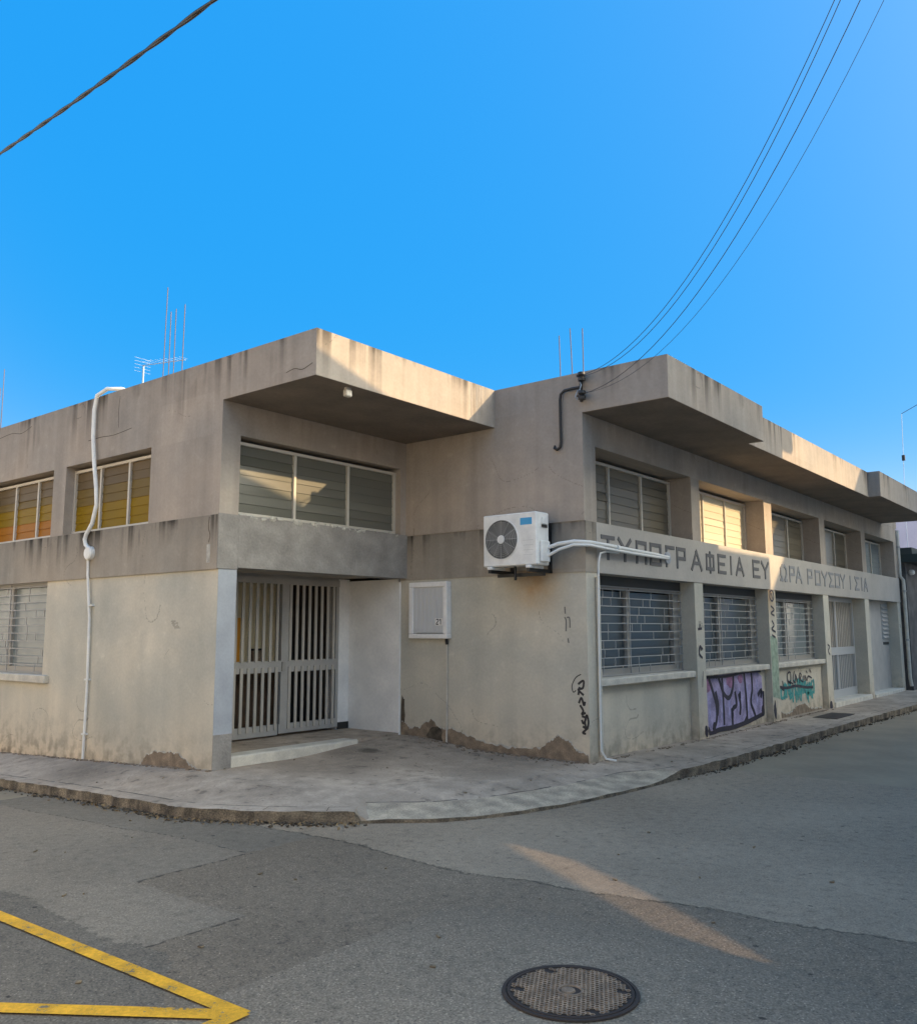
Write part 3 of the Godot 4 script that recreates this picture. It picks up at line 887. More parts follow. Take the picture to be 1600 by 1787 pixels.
	for l in [[15.0, 0.64, 15.5, 0.59, 16.0, 0.60, 16.5, 0.55, 16.95, 0.53], [15.6, 0.66, 15.58, 0.82, 15.74, 0.84, 15.72, 0.66, 15.6, 0.7, 15.86, 0.64], [15.95, 0.86, 15.86, 0.72, 15.98, 0.66, 16.0, 0.8, 16.1, 0.66], [16.2, 0.64, 16.22, 0.80, 16.32, 0.78, 16.26, 0.70, 16.4, 0.66, 16.42, 0.76], [16.5, 0.66, 16.52, 0.76, 16.62, 0.66, 16.7, 0.74, 16.9, 0.7], [16.6, 0.84, 16.66, 0.80], [16.8, 0.86, 16.88, 0.80], [15.3, 0.72, 15.34, 0.56, 15.2, 0.62]]:
		ink.ribbon(P2(l), 0.05 if i == 0 else 0.03, 0.005 + i * 0.0002)
		i += 1
	part("graffiti_outline", ink, black, bld).set_meta("kind", "stuff")
	# pillar scribbles
	var mint := MB.new(); mint.xf = face_x(XR - 0.008, 0, 0)
	mint.slab(PackedVector2Array(P2([14.52, 0.5, 14.84, 0.45, 14.84, 1.42, 14.70, 1.5, 14.52, 1.48])), 0.0, 0.0015)
	part("mint_paint", mint, mottled(0.30, 0.37, 0.27, 74, 0.14, 0.6), bld)
	ink = MB.new(); ink.xf = mint.xf
	i = 0
	for l in [[14.58, 2.2, 14.7, 2.24, 14.78, 2.14, 14.68, 2.06, 14.58, 2.12, 14.62, 2.2], [14.66, 2.2, 14.7, 2.1], [14.6, 1.98, 14.76, 1.92, 14.6, 1.86, 14.76, 1.82], [14.62, 1.74, 14.72, 1.66, 14.6, 1.60, 14.78, 1.55], [14.6, 1.50, 14.76, 1.46],
			[11.64, 1.60, 11.78, 1.61], [11.70, 1.60, 11.71, 1.67], [11.78, 1.32, 11.68, 1.36, 11.66, 1.26, 11.76, 1.2], [11.7, 1.38, 11.72, 1.3], [11.76, 1.02, 11.72, 0.8], [17.64, 1.3, 17.76, 1.26, 17.66, 1.18, 17.76, 1.1]]:
		ink.ribbon(P2(l), 0.034 if i != 9 else 0.014, 0.003 + i * 0.0002)
		i += 1
	for q in [[14.58, 0.28, 0.05, 0.14], [17.66, 0.14, 0.08, 0.09], [11.8, 0.2, 0.05, 0.08]]:
		ink.slab(blob(Vector2(q[0], q[1]), q[2], q[3], 12, 0.2, 0.03), 0.0, 0.0066)
	part("black_scribble", ink, black, bld)
	# tag running down the near corner
	var soot := mat(0.035, 0.03, 0.03, 0.7)
	i = 0
	for l in [[-5.15, 1.10, -5.22, 1.06, -5.27, 0.97, -5.255, 0.90, -5.22, 0.92], [-5.19, 0.99, -5.12, 1.03, -5.13, 0.95, -5.19, 0.93, -5.12, 0.87], [-5.19, 0.87, -5.17, 0.96], [-5.185, 0.78, -5.15, 0.84, -5.12, 0.76, -5.105, 0.80], [-5.17, 0.76, -5.13, 0.70, -5.15, 0.66, -5.10, 0.68], [-5.15, 0.64, -5.10, 0.62, -5.13, 0.56, -5.15, 0.60], [-5.085, 0.66, -5.065, 0.58, -5.09, 0.50, -5.11, 0.58, -5.085, 0.66], [-5.14, 0.53, -5.10, 0.50, -5.14, 0.46, -5.10, 0.45]]:
		ink = MB.new(); ink.xf = face_z(0, 0, ZM - 0.012)
		ink.ribbon(P2(l), 0.026 if i > 0 else 0.012, 0.002 + i * 0.0003)
		part("black_scribble", ink, soot, bld)
		i += 1
	var worn := mat(0.17, 0.16, 0.145, 0.8)
	for l in [[-5.345, 1.86, -5.34, 1.78], [-5.35, 1.74, -5.33, 1.70, -5.335, 1.58], [-5.32, 1.735, -5.285, 1.73, -5.28, 1.62], [-5.31, 1.5, -5.30, 1.45]]:
		ink = MB.new(); ink.xf = face_z(0, 0, ZM - 0.012)
		ink.ribbon(P2(l), 0.016, 0.002 + i * 0.0003)
		part("faint_scribble", ink, worn, bld)
		i += 1
	# little slot scar in the band by the corner, and cracks in the parapet
	ink = MB.new(); ink.xf = face_z(0, 0, ZL + 0.014)
	ink.slab(PackedVector2Array(P2([-7.97, 2.32, -7.91, 2.32, -7.91, 2.52, -7.97, 2.52])), 0, 0.002)
	part("scar", ink, M.chip, bld)
	ink = MB.new(); ink.xf = face_z(0, 0, ZL)
	i = 0
	for l in [[-10.62, 4.03, -10.3, 4.035, -10.0, 4.02, -9.6, 4.05], [-13.2, 4.42, -12.8, 4.44, -12.5, 4.40, -12.2, 4.46], [-6.75, 4.20, -6.62, 4.22, -6.5, 4.19, -6.35, 4.23], [-9.9, 4.5, -9.92, 4.3, -9.9, 4.1]]:
		ink.ribbon(P2(l), 0.008, 0.0012 + i * 0.0002)
		i += 1
	ink.xf = face_z(0, 0, ZL + 0.014)
	ink.ribbon(P2([-7.94, 2.82, -7.95, 2.7, -7.92, 2.62, -7.94, 2.54]), 0.012, 0.001)
	part("crack", ink, M.dirt, bld)

# ---------------------------------------------------------------- ground
func build_ground() -> void:
	# one sheet to the horizon
	var xs := [-220.0, -100.0, -60.0, -40.0, -30.0, -24.0]
	var x := -23.0
	while x < 4.0:
		xs.append(x); x += 1.0
	xs.append_array([4.0, 12.0, 30.0, 70.0, 140.0])
	var mb := MB.new()
	for i in xs.size() - 1:
		for z in [[-220.0, -60.0], [-60.0, -13.0], [-13.0, 1.0], [1.0, 60.0], [60.0, 200.0]]:
			var a: float = xs[i]; var b: float = xs[i + 1]
			mb.quad(V(a, road_y(a) - 0.006, z[1]), V(b, road_y(b) - 0.006, z[1]), V(b, road_y(b) - 0.006, z[0]), V(a, road_y(a) - 0.006, z[0]))
	struct(part("ground", mb, M.far_road, self))
	# the junction
	mb = MB.new()
	var n := 44
	for i in n:
		for j in n:
			var a := -9.5 + 11.0 * i / n; var b := -9.5 + 11.0 * (i + 1) / n
			var c := -10.0 + 11.0 * j / n; var d := -10.0 + 11.0 * (j + 1) / n
			mb.quad(V(a, road_y(a), d), V(b, road_y(b), d), V(b, road_y(b), c), V(a, road_y(a), c))
	var o := MeshInstance3D.new()
	var uv2 := mb.u.duplicate()
	for i in mb.u.size(): mb.u[i] = Vector2((mb.v[i].x + 9.5) / 11.0, (mb.v[i].z + 10.0) / 11.0)
	var arr := []
	arr.resize(Mesh.ARRAY_MAX)
	arr[Mesh.ARRAY_VERTEX] = mb.v; arr[Mesh.ARRAY_NORMAL] = mb.n; arr[Mesh.ARRAY_TEX_UV] = mb.u; arr[Mesh.ARRAY_TEX_UV2] = uv2
	var am := ArrayMesh.new()
	am.add_surface_from_arrays(Mesh.PRIMITIVE_TRIANGLES, arr)
	o.mesh = am
	o.material_override = M.road
	put(o, "road", self)
	struct(o)
	# yellow hatching of a marked bay
	for q in [[-6.5, -2.40, -3.14, -2.475, 0.085], [-3.16, -2.49, -3.10, -1.0, 0.09], [-5.2, -1.06, -3.2, -2.43, 0.095]]:
		var st := MB.new()
		st.xf = Transform3D(Basis(V(1, 0, 0), V(0, 0, -1), V(0, 1, 0)), V(0, 0.004 + 0.0006 * names.size() * 0, 0))
		var seg := []
		for k in 13: seg.append(Vector2(lerpf(q[0], q[2], k / 12.0), -lerpf(q[1], q[3], k / 12.0)))
		st.ribbon(seg, q[4], 0.0035 + 0.0012 * (1 if q[0] == -5.2 else (2 if q[0] == -3.16 else 0)))
		for i in st.v.size(): st.v[i].y += road_y(st.v[i].x)
		part("yellow_line", st, M.yellow, o)
	# --- pavement with its kerb
	var kl := kerb_line()
	var poly := PackedVector2Array()
	for p in kl: poly.append(p)
	for q in P2([-4.9, -34.0, -4.9, -23.9, XR - 0.2, -23.9, XR - 0.2, ZM - 0.1, -9.0, ZM - 0.1, -9.0, -5.75, -16.2, -5.75]): poly.append(q)
	mb = MB.new()
	var cell := 0.14
	for i in range(-116, -27):
		for j in range(-243, -32):
			var x0 := i * cell; var z0 := j * cell
			if z0 < -16.0 and j % 3 != 0: continue
			var zs := cell * (3 if z0 < -16.0 else 1)
			if x0 > -3.7 or (z0 < -9.0 and x0 < -5.5) or (x0 < -9.2 and z0 < -5.9) or z0 + zs < -34.2: continue
			var sq := PackedVector2Array([Vector2(x0, z0), Vector2(x0 + cell, z0), Vector2(x0 + cell, z0 + zs), Vector2(x0, z0 + zs)])
			for pc in Geometry2D.intersect_polygons(sq, poly):
				var pt := []
				for q in pc: pt.append(V(q.x, pave_y(q.x, q.y, kl) + rough_y(q), q.y))
				var cw := Geometry2D.is_polygon_clockwise(pc)
				for k in range(1, pt.size() - 1):
					if cw: mb.tri(pt[0], pt[k], pt[k + 1])
					else: mb.tri(pt[0], pt[k + 1], pt[k])
	for i in mb.n.size():
		if mb.n[i].y < 0: mb.n[i] = -mb.n[i]
	var pv := struct(part("pavement", mb, M.pave, self))
	# kerb: the strip of stone along the edge, and its face
	mb = MB.new()
	var edge := MB.new()
	var lip := MB.new()
	var er := RandomNumberGenerator.new()
	er.seed = 21
	var jag := []
	for i in kl.size() + 2: jag.append(er.randf())
	for i in kl.size() - 1:
		var a := kl[i]; var b := kl[i + 1]
		if a.x < -16.0: continue
		var da := (kl[mini(i + 1, kl.size() - 1)] - kl[maxi(i - 1, 0)]).normalized()
		var db := (kl[mini(i + 2, kl.size() - 1)] - kl[i]).normalized()
		var wa := lerpf(0.13, 0.42, dropped(a)); var wb := lerpf(0.13, 0.42, dropped(b))
		var ia := a + Vector2(da.y, -da.x) * wa; var ib := b + Vector2(db.y, -db.x) * wb
		var rag := 0.026
		var ea: Vector2 = a - Vector2(da.y, -da.x) * rag * jag[i] * (1.0 - dropped(a) * 0.6); var eb: Vector2 = b - Vector2(db.y, -db.x) * rag * jag[i + 1] * (1.0 - dropped(b) * 0.6)
		var ya := pave_y(a.x, a.y, kl) + 0.010; var yb := pave_y(b.x, b.y, kl) + 0.010
		var yia := pave_y(ia.x, ia.y, kl) + 0.009; var yib := pave_y(ib.x, ib.y, kl) + 0.009
		var na := (sin(i * 1.1) + sin(i * 0.47)) * 0.0025 - 0.002; var nb := (sin((i + 1) * 1.1) + sin((i + 1) * 0.47)) * 0.0025 - 0.002
		if dropped(a) > 0.3: mb.quad(V(ea.x, ya + na, ea.y), V(eb.x, yb + nb, eb.y), V(ib.x, yib, ib.y), V(ia.x, yia, ia.y))
		else: lip.quad(V(ea.x, ya + na, ea.y), V(eb.x, yb + nb, eb.y), V(ib.x, yib, ib.y), V(ia.x, yia, ia.y))
		edge.quad(V(ea.x, road_y(a.x) - 0.05, ea.y), V(eb.x, road_y(b.x) - 0.05, eb.y), V(eb.x, yb + nb, eb.y), V(ea.x, ya + na, ea.y))
		if (dropped(a) > 0.5) != (dropped(b) > 0.5) and a.x < -5.0:
			mb.quad(V(ia.x, yia, ia.y), V(ea.x, ya, ea.y), V(eb.x, yb, eb.y), V(ib.x, yib, ib.y))
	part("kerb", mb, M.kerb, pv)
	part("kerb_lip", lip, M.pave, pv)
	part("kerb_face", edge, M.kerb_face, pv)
	var joint := MB.new()
	for i in range(0, kl.size() - 1):
		var a := kl[i]; var b := kl[i + 1]
		if a.x < -14.0 or a.y < -22.0 or sin(i * 0.83) + sin(i * 0.31 + 2.0) < -0.35: continue
		var da := (kl[mini(i + 1, kl.size() - 1)] - kl[maxi(i - 1, 0)]).normalized()
		var db := (kl[mini(i + 2, kl.size() - 1)] - kl[i]).normalized()
		var wa := lerpf(0.13, 0.42, dropped(a)) + 0.004 * sin(i * 1.3); var wb := lerpf(0.13, 0.42, dropped(b)) + 0.004 * sin((i + 1) * 1.3)
		var t := 0.006 + 0.007 * absf(sin(i * 0.57))
		var p := []
		for q in [[a, da, wa - 0.001], [b, db, wb - 0.001], [b, db, wb + t], [a, da, wa + t]]:
			var z: Vector2 = q[0] + Vector2(q[1].y, -q[1].x) * q[2]
			p.append(V(z.x, pave_y(z.x, z.y, kl) + 0.0135, z.y))
		joint.quad(p[0], p[1], p[2], p[3])
		if i % 9 == 0 and dropped(a) < 0.2:
			var h := []
			for e in [[0.0, 0.0], [0.0, 0.007], [wa, 0.007], [wa, 0.0]]:
				var z: Vector2 = a + Vector2(da.y, -da.x) * e[0] + da * e[1]
				h.append(V(z.x, pave_y(z.x, z.y, kl) + 0.0125, z.y))
			joint.quad(h[0], h[1], h[2], h[3])
	part("joint", joint, M.dirt, pv).set_meta("kind", "stuff")
	# dirt, grit and dead leaves collected in the gutter
	var debris := MB.new()
	var r := RandomNumberGenerator.new()
	r.seed = 77
	for i in kl.size() - 1:
		var a := kl[i]
		if a.x < -13.0 or a.y < -24.0: continue
		var raised := 1.0 - dropped(a)
		if raised < 0.4: continue
		var d := (kl[i + 1] - a).normalized()
		var clump := 0.5 + 0.5 * sin(i * 0.37) * sin(i * 0.11 + 1.0) + 0.35 * sin(i * 1.9)
		var amount := int((16.0 if a.y > -5.4 and a.x > -8.4 else 7.0) * clampf(clump, 0.08, 1.0))
		for k in amount:
			var off := absf(r.randfn(0, 0.05)) + 0.012
			var q := a + d * r.randf() * 0.1 + Vector2(-d.y, d.x) * off
			var s := 0.004 + 0.018 * pow(r.randf(), 2.2)
			debris.xf = Transform3D(Basis.from_euler(V(r.randf_range(-0.6, 0.6), r.randf() * TAU, r.randf_range(-0.6, 0.6))), V(q.x, road_y(q.x) + 0.006, q.y))
			debris.box(V(-s, -0.004, -s * 0.6), V(s, 0.003 + r.randf() * 0.007, s * 0.6))
	var db_ := part("gutter_debris", debris, M.dirt, pv)
	db_.set_meta("kind", "stuff")
	var leaves := MB.new()
	for i in kl.size() - 1:
		var a := kl[i]
		if a.x < -13.0 or a.y < -20.0 or dropped(a) > 0.6: continue
		var d := (kl[i + 1] - a).normalized()
		for k in (4 if a.y > -5.4 and a.x > -8.6 else 1):
			var q := a + d * r.randf() * 0.1 + Vector2(-d.y, d.x) * (0.03 + absf(r.randfn(0, 0.08)))
			var s := r.randf_range(0.012, 0.028)
			leaves.xf = Transform3D(Basis.from_euler(V(r.randf_range(-0.7, 0.7), r.randf() * TAU, r.randf_range(-0.7, 0.7))), V(q.x, road_y(q.x) + 0.016, q.y))
			leaves.quad(V(-s, 0, 0), V(0, 0.002, s * 0.5), V(s, 0, 0), V(0, 0.002, -s * 0.5))
	part("dead_leaves", leaves, mottled(0.20, 0.13, 0.06, 80, 0.4, 0.3), pv).set_meta("kind", "stuff")
	var litter := MB.new()
	for k in 260:
		var q := Vector2(r.randf_range(-11.0, -4.2), r.randf_range(-11.0, -4.8))
		if k < 120: q = Vector2(r.randf_range(-7.7, -5.0), ZM + 0.05 + absf(r.randfn(0, 0.16)))
		elif k > 190: q = Vector2(r.randf_range(-8.0, -0.8), r.randf_range(-7.5, -1.4))
		var inside := Geometry2D.is_point_in_polygon(q, poly)
		if k <= 190 and not inside: continue
		var y := pave_y(q.x, q.y, kl) if inside else road_y(q.x)
		var s := 0.003 + 0.014 * pow(r.randf(), 2.0)
		litter.xf = Transform3D(Basis.from_euler(V(r.randf_range(-0.4, 0.4), r.randf() * TAU, r.randf_range(-0.4, 0.4))), V(q.x, y + 0.004, q.y))
		litter.bbox(V(-s, -0.002, -s * 0.6), V(s, 0.002 + s * 0.25, s * 0.6), 0.002)
	part("grit", litter, mottled(0.17, 0.125, 0.075, 95, 0.4, 0.25), pv).set_meta("kind", "stuff")
	# dirt along the foot of the walls
	var seam := MB.new()
	for q in [[-16.0, ZL + 0.01, -7.75, ZL + 0.01, 260], [-7.7, ZM + 0.02, XR, ZM + 0.02, 130], [XR + 0.01, ZM, XR + 0.01, -17.4, 200]]:
		for k in q[4]:
			var t := r.randf()
			var px := lerpf(q[0], q[2], t); var pz := lerpf(q[1], q[3], t)
			var out := absf(r.randfn(0, 0.03))
			if q[0] == q[2]: px += out
			else: pz += out
			var s := r.randf_range(0.005, 0.022)
			seam.xf = Transform3D(Basis.from_euler(V(0, r.randf() * TAU, 0)), V(px, pave_y(px, pz, kl) + 0.002, pz))
			seam.bbox(V(-s, -0.01, -s * 0.6), V(s, 0.003 + r.randf() * 0.008, s * 0.6), 0.002)
	part("wall_foot_dirt", seam, M.mortar, pv).set_meta("kind", "stuff")
	# flat cover set in the right-hand pavement
	var cov := MB.new()
	var cy := pave_y(-4.6, -16.2, kl)
	cov.bbox(V(-4.80, cy - 0.03, -16.75), V(-4.40, cy + 0.008, -15.65), 0.004)
	part("cover", cov, M.iron_dark, pv)

func rough_y(q: Vector2) -> float:
	return sin(q.x * 7.1 + q.y * 3.3) * 0.0012 + sin(q.x * 2.3 - q.y * 5.1) * 0.0018

func build_manhole() -> void:
	var c := V(-2.195, 0.0, -3.53)
	var t := thing("manhole_cover", "round rusty iron manhole cover with dimpled face in the asphalt", "manhole cover", c)
	part("frame", MB.new().lathe(c, [Vector2(0.305, 0.004), Vector2(0.303, 0.009), Vector2(0.287, 0.010), Vector2(0.285, 0.0045)], 64), M.iron_dark, t)
	var lid := MB.new()
	lid.lathe(c, [Vector2(0.283, 0.0042), Vector2(0.281, 0.011), Vector2(0.268, 0.0115), Vector2(0.266, 0.0062)], 64)
	lid.lathe(c, [Vector2(0.275, 0.006), Vector2(0.0, 0.0061)], 64)
	part("lid", lid, M.iron_dark, t)
	var web := MB.new()
	var p := 0.0225
	for j in range(-14, 15):
		for i in range(-13, 14):
			var q := Vector2((i + (0.5 if j % 2 else 0.0)) * p, j * p * 0.866)
			var l := q.length()
			if l > 0.258 or l < 0.058: continue
			var skip := false
			for k in [[0.19, 0.13], [-0.19, 0.13], [0.19, -0.13], [-0.19, -0.13]]:
				if q.distance_to(Vector2(k[0], k[1])) < 0.026: skip = true
			if skip: continue
			for k in 6:
				var a := TAU * (k + 0.5) / 6.0; var b := TAU * (k + 1.5) / 6.0
				var ro := p * 0.577
				var ri := p * 0.37
				var f := func(r: float, g: float, y: float) -> Vector3: return c + V(q.x + cos(g) * r, y, q.y - sin(g) * r)
				web.quad(f.call(ro, a, 0.0105), f.call(ro, b, 0.0105), f.call(ri, b, 0.0105), f.call(ri, a, 0.0105))
				web.quad(f.call(ri, a, 0.0105), f.call(ri, b, 0.0105), f.call(ri * 0.98, b, 0.0063), f.call(ri * 0.98, a, 0.0063))
	part("dimples", web, M.iron, t).set_meta("kind", "stuff")
	var boss := MB.new()
	boss.lathe(c, [Vector2(0.062, 0.006), Vector2(0.059, 0.0125), Vector2(0.05, 0.0125), Vector2(0.047, 0.007)], 32)
	boss.lathe(c + V(-0.01, 0, 0.004), [Vector2(0.034, 0.006), Vector2(0.03, 0.012), Vector2(0.012, 0.013), Vector2(0.0, 0.0125)], 24)
	part("emblem", boss, M.iron, t)

# ---------------------------------------------------------------- fittings
func build_fittings() -> void:
	# air conditioner
	var t := thing("air_conditioner", "white outdoor air conditioning unit with round fan hung on the wall", "air conditioner", V(-5.79, 2.32, ZM))
	var x0 := -6.165; var x1 := -5.415; var y0 := 2.325; var y1 := 2.93; var zf := -8.17; var zb := -8.43
	part("casing", MB.new().bbox(V(x0, y0, zb), V(x1, y1, zf), 0.012), M.plastic, t)
	var c := V(-5.90, 2.635, zf)
	var mb := MB.new()
	mb.xf = Transform3D(Basis(V(1, 0, 0), V(0, 0, 1), V(0, -1, 0)), c)
	mb.lathe(V(0, 0, 0), [Vector2(0.238, 0.001), Vector2(0.236, 0.010), Vector2(0.228, 0.010), Vector2(0.226, 0.002)], 48)
	part("fan_ring", mb, M.plastic, t)
	mb = MB.new()
	mb.xf = Transform3D(Basis(V(1, 0, 0), V(0, 0, 1), V(0, -1, 0)), c)
	mb.lathe(V(0, 0, 0), [Vector2(0.227, 0.0015), Vector2(0, 0.0016)], 48)
	part("fan_opening", mb, mat(0.10, 0.10, 0.095, 0.6), t)
	mb = MB.new()
	mb.xf = face_z(c.x, c.y, c.z)
	for k in 5:
		var a := TAU * k / 5.0 + 0.4
		var p := PackedVector2Array()
		for q in [[0.06, -0.3], [0.14, -0.5], [0.205, -0.35], [0.21, 0.15], [0.15, 0.35], [0.06, 0.3]]: p.append(Vector2(cos(a + q[1]), sin(a + q[1])) * q[0])
		mb.slab(p, 0.002, 0.0032 + k * 0.0002)
	part("fan_blades", mb, mat(0.16, 0.158, 0.15, 0.5), t)
	mb = MB.new()
	for k in 8:
		var r := 0.07 + k * 0.022
		var ring := []
		for a in 29: ring.append(c + V(cos(TAU * a / 28.0) * r, sin(TAU * a / 28.0) * r, 0.012))
		mb.tube(ring, 0.0022, 4, false)
	for k in 12:
		var a := TAU * k / 12.0
		mb.tube([c + V(cos(a) * 0.05, sin(a) * 0.05, 0.014), c + V(cos(a) * 0.232, sin(a) * 0.232, 0.009)], 0.0025, 4, false)
	part("fan_guard", mb, mat(0.42, 0.41, 0.39, 0.5), t)
	mb = MB.new()
	mb.xf = Transform3D(Basis(V(1, 0, 0), V(0, 0, 1), V(0, -1, 0)), c)
	mb.lathe(V(0, 0, 0), [Vector2(0.052, 0.008), Vector2(0.048, 0.02), Vector2(0.0, 0.022)], 24)
	part("fan_hub", mb, M.plastic, t)
	part("blue_sticker", MB.new().box(V(-5.635, 2.785, zf), V(-5.475, 2.865, zf + 0.002)), mat(0.05, 0.34, 0.62, 0.5), t)
	mb = MB.new()
	for k in 4: mb.box(V(-5.60, 2.44 + k * 0.055, zf), V(-5.46, 2.443 + k * 0.055, zf + 0.0015))
	part("panel_line", mb, mat(0.5, 0.5, 0.47), t)
	part("valve_cover", MB.new().bbox(V(x1, 2.36, zb + 0.03), V(x1 + 0.035, 2.60, zf - 0.06), 0.01), M.plastic, t)
	part("side_grip", MB.new().bbox(V(x1, 2.79, zb + 0.05), V(x1 + 0.018, 2.87, zf - 0.1), 0.006), M.plastic, t)
	part("side_grip", MB.new().box(V(x1 + 0.004, 2.755, zb + 0.05), V(x1 + 0.012, 2.785, zf - 0.1)), M.dark, t)
	for x in [-6.06, -5.52]: part("foot", MB.new().bbox(V(x - 0.03, y0 - 0.035, zb), V(x + 0.03, y0, zf + 0.03), 0.006), M.plastic, t)
	mb = MB.new()
	for x in [-6.06, -5.52]: mb.box(V(x - 0.02, y0 - 0.075, ZM), V(x + 0.02, y0 - 0.036, zf + 0.02)).box(V(x - 0.02, y0 - 0.075, ZM), V(x + 0.02, y1 - 0.1, ZM + 0.03))
	mb.box(V(-6.1, y0 - 0.115, -8.40), V(-5.45, y0 - 0.076, -8.36))
	part("bracket", mb, M.black, t)
	part("drain_nipple", MB.new().tube([V(-5.8, y0, -8.3), V(-5.8, y0 - 0.16, -8.3)], 0.016, 8), M.black, t)
	# lagged pipes
	var pipes := thing("pipe_bundle", "white lagged pipes from the air conditioner across the painted lettering", "pipe", V(-4.97, 2.5, -9.5))
	part("pipe", MB.new().tube([V(-5.40, 2.52, -8.36), V(-5.28, 2.565, -8.41), V(-5.1, 2.585, -8.46), V(-4.99, 2.58, -8.62), V(-4.965, 2.57, -9.0), V(-4.97, 2.555, -9.6), V(-4.985, 2.55, -10.2), V(-5.0, 2.535, -10.66)], 0.023, 10), M.lagging, pipes)
	part("pipe", MB.new().tube([V(-5.40, 2.43, -8.36), V(-5.26, 2.50, -8.40), V(-5.1, 2.545, -8.44), V(-4.98, 2.545, -8.6), V(-4.95, 2.525, -9.0), V(-4.955, 2.515, -9.6), V(-4.975, 2.515, -10.2), V(-5.0, 2.52, -10.66)], 0.018, 10), M.lagging, pipes)
	part("pipe_tape", MB.new().tube([V(-4.962, 2.56, -9.18), V(-4.965, 2.555, -9.24)], 0.036, 10), M.plastic, pipes)
	mb = MB.new()
	mb.xf = Transform3D(Basis(V(0, -1, 0), V(1, 0, 0), V(0, 0, 1)), V(XR + 0.004, 2.535, -10.72))
	mb.lathe(V(0, 0, 0), [Vector2(0.085, 0.0), Vector2(0.08, 0.02), Vector2(0.03, 0.028), Vector2(0, 0.028)], 24)
	part("wall_collar", mb, M.sky_tinted_paint, pipes)
	var dr := thing("drain_hose", "thin white drain pipe down the near corner beside the first window", "pipe", V(-4.98, 0.15, -8.75))
	part("hose", MB.new().tube([V(-4.97, 2.50, -9.25), V(-4.985, 2.50, -8.98), V(-4.99, 2.47, -8.85), V(-4.99, 2.35, -8.80), V(-5.0, 1.6, -8.79), V(-5.005, 0.6, -8.79), V(-5.0, 0.26, -8.78), V(-4.96, 0.17, -8.82), V(-4.88, 0.15, -8.90)], 0.0125, 8), M.lagging, dr)
	part("pipe_sleeve", MB.new().tube([V(-5.035, 2.20, -8.85), V(-5.035, 0.2, -8.85)], 0.026, 8), M.sill, dr)
	# hose with junction box on the left facade
	var ho := thing("conduit_hose", "white flexible conduit hanging over the roof edge with round junction box", "pipe", V(-10.3, 0.0, ZL))
	var zc := ZL + 0.045
	part("conduit", MB.new().tube([V(-9.95, YR + 0.01, ZL - 0.25), V(-10.05, YR + 0.06, ZL - 0.1), V(-10.22, YR + 0.07, ZL + 0.0), V(-10.38, YR + 0.0, zc), V(-10.43, 4.4, zc), V(-10.42, 4.05, zc), V(-10.36, 3.7, zc), V(-10.28, 3.38, zc), V(-10.25, 3.16, zc), V(-10.33, 2.93, zc), V(-10.46, 2.80, zc), V(-10.49, 2.74, zc), V(-10.46, 2.67, zc), V(-10.38, 2.62, zc)], 0.026, 10), M.plastic, ho)
	mb = MB.new()
	mb.xf = Transform3D(Basis(V(1, 0, 0), V(0, 0, 1), V(0, -1, 0)), V(-10.37, 2.56, ZL + 0.014))
	mb.lathe(V(0, 0, 0), [Vector2(0.085, 0.0), Vector2(0.085, 0.05), Vector2(0.07, 0.062), Vector2(0, 0.064)], 24)
	part("junction_box", mb, M.plastic, ho)
	part("down_pipe", MB.new().tube([V(-10.41, 2.48, ZL + 0.03), V(-10.40, 2.3, ZL + 0.03), V(-10.33, 1.75, ZL + 0.016), V(-10.30, 0.92, ZL + 0.016), V(-10.31, 0.06, ZL + 0.016)], 0.017, 8), M.plastic, ho)
	for y in [1.9, 1.0, 0.35]: part("pipe_clip", MB.new().box(V(-10.345 - (0.0 if y < 1.5 else 0.01), y, ZL - 0.012), V(-10.27, y + 0.02, ZL + 0.036)), M.lagging, ho)
	# meter cabinet with house number
	var cab := thing("meter_cabinet", "white metal meter cabinet with a number sticker beside the entrance", "cabinet", V(-7.34, 1.49, ZM))
	mb = MB.new()
	var f0 := ZM - 0.012; var f1 := ZM + 0.085
	mb.bbox(V(-7.665, 2.145, f0), V(-7.025, 2.21, f1), 0.006).bbox(V(-7.665, 1.49, f0), V(-7.025, 1.55, f1), 0.006)
	mb.bbox(V(-7.665, 1.55, f0), V(-7.60, 2.145, f1), 0.006).bbox(V(-7.09, 1.55, f0), V(-7.025, 2.145, f1), 0.006)
	part("frame", mb, M.white_wall, cab)
	mb = MB.new()
	mb.box(V(-7.60, 1.562, f0), V(-7.09, 2.145, f1 - 0.022))
	for k in 7: mb.box(V(-7.585 + k * 0.07, 1.575, f1 - 0.022), V(-7.545 + k * 0.07, 2.13, f1 - 0.016))
	part("door", mb, mat(0.60, 0.59, 0.57, 0.6), cab)
	part("number_plate", MB.new().box(V(-7.225, 1.655, f1 - 0.016), V(-7.105, 1.745, f1 - 0.012)), M.white_wall, cab)
	mb = MB.new(); mb.xf = face_z(-7.205, 1.667, f1 - 0.012)
	var i := 0
	for l in [[0.0, 0.055, 0.008, 0.064, 0.028, 0.064, 0.036, 0.05, 0.0, 0.004, 0.038, 0.004], [0.056, 0.052, 0.072, 0.064, 0.072, 0.0]]:
		mb.ribbon(P2(l), 0.012, 0.0012 + i * 0.0004)
		i += 1
	part("digits", mb, M.black, cab)
	part("conduit", MB.new().tube([V(-7.075, 1.49, ZM + 0.02), V(-7.08, 1.40, ZM + 0.012), V(-7.085, 1.1, ZM + 0.004), V(-7.095, 0.2, ZM + 0.004)], 0.011, 8), M.sill, cab)
	part("cable_gland", MB.new().tube([V(-7.075, 1.49, ZM + 0.03), V(-7.08, 1.42, ZM + 0.012)], 0.02, 8), M.black, cab)
	# service entry: insulators, conduit
	var ins := thing("insulator_bracket", "black insulator bracket with bent conduit where the overhead wires land", "insulator", V(-5.05, 4.3, ZM))
	mb = MB.new()
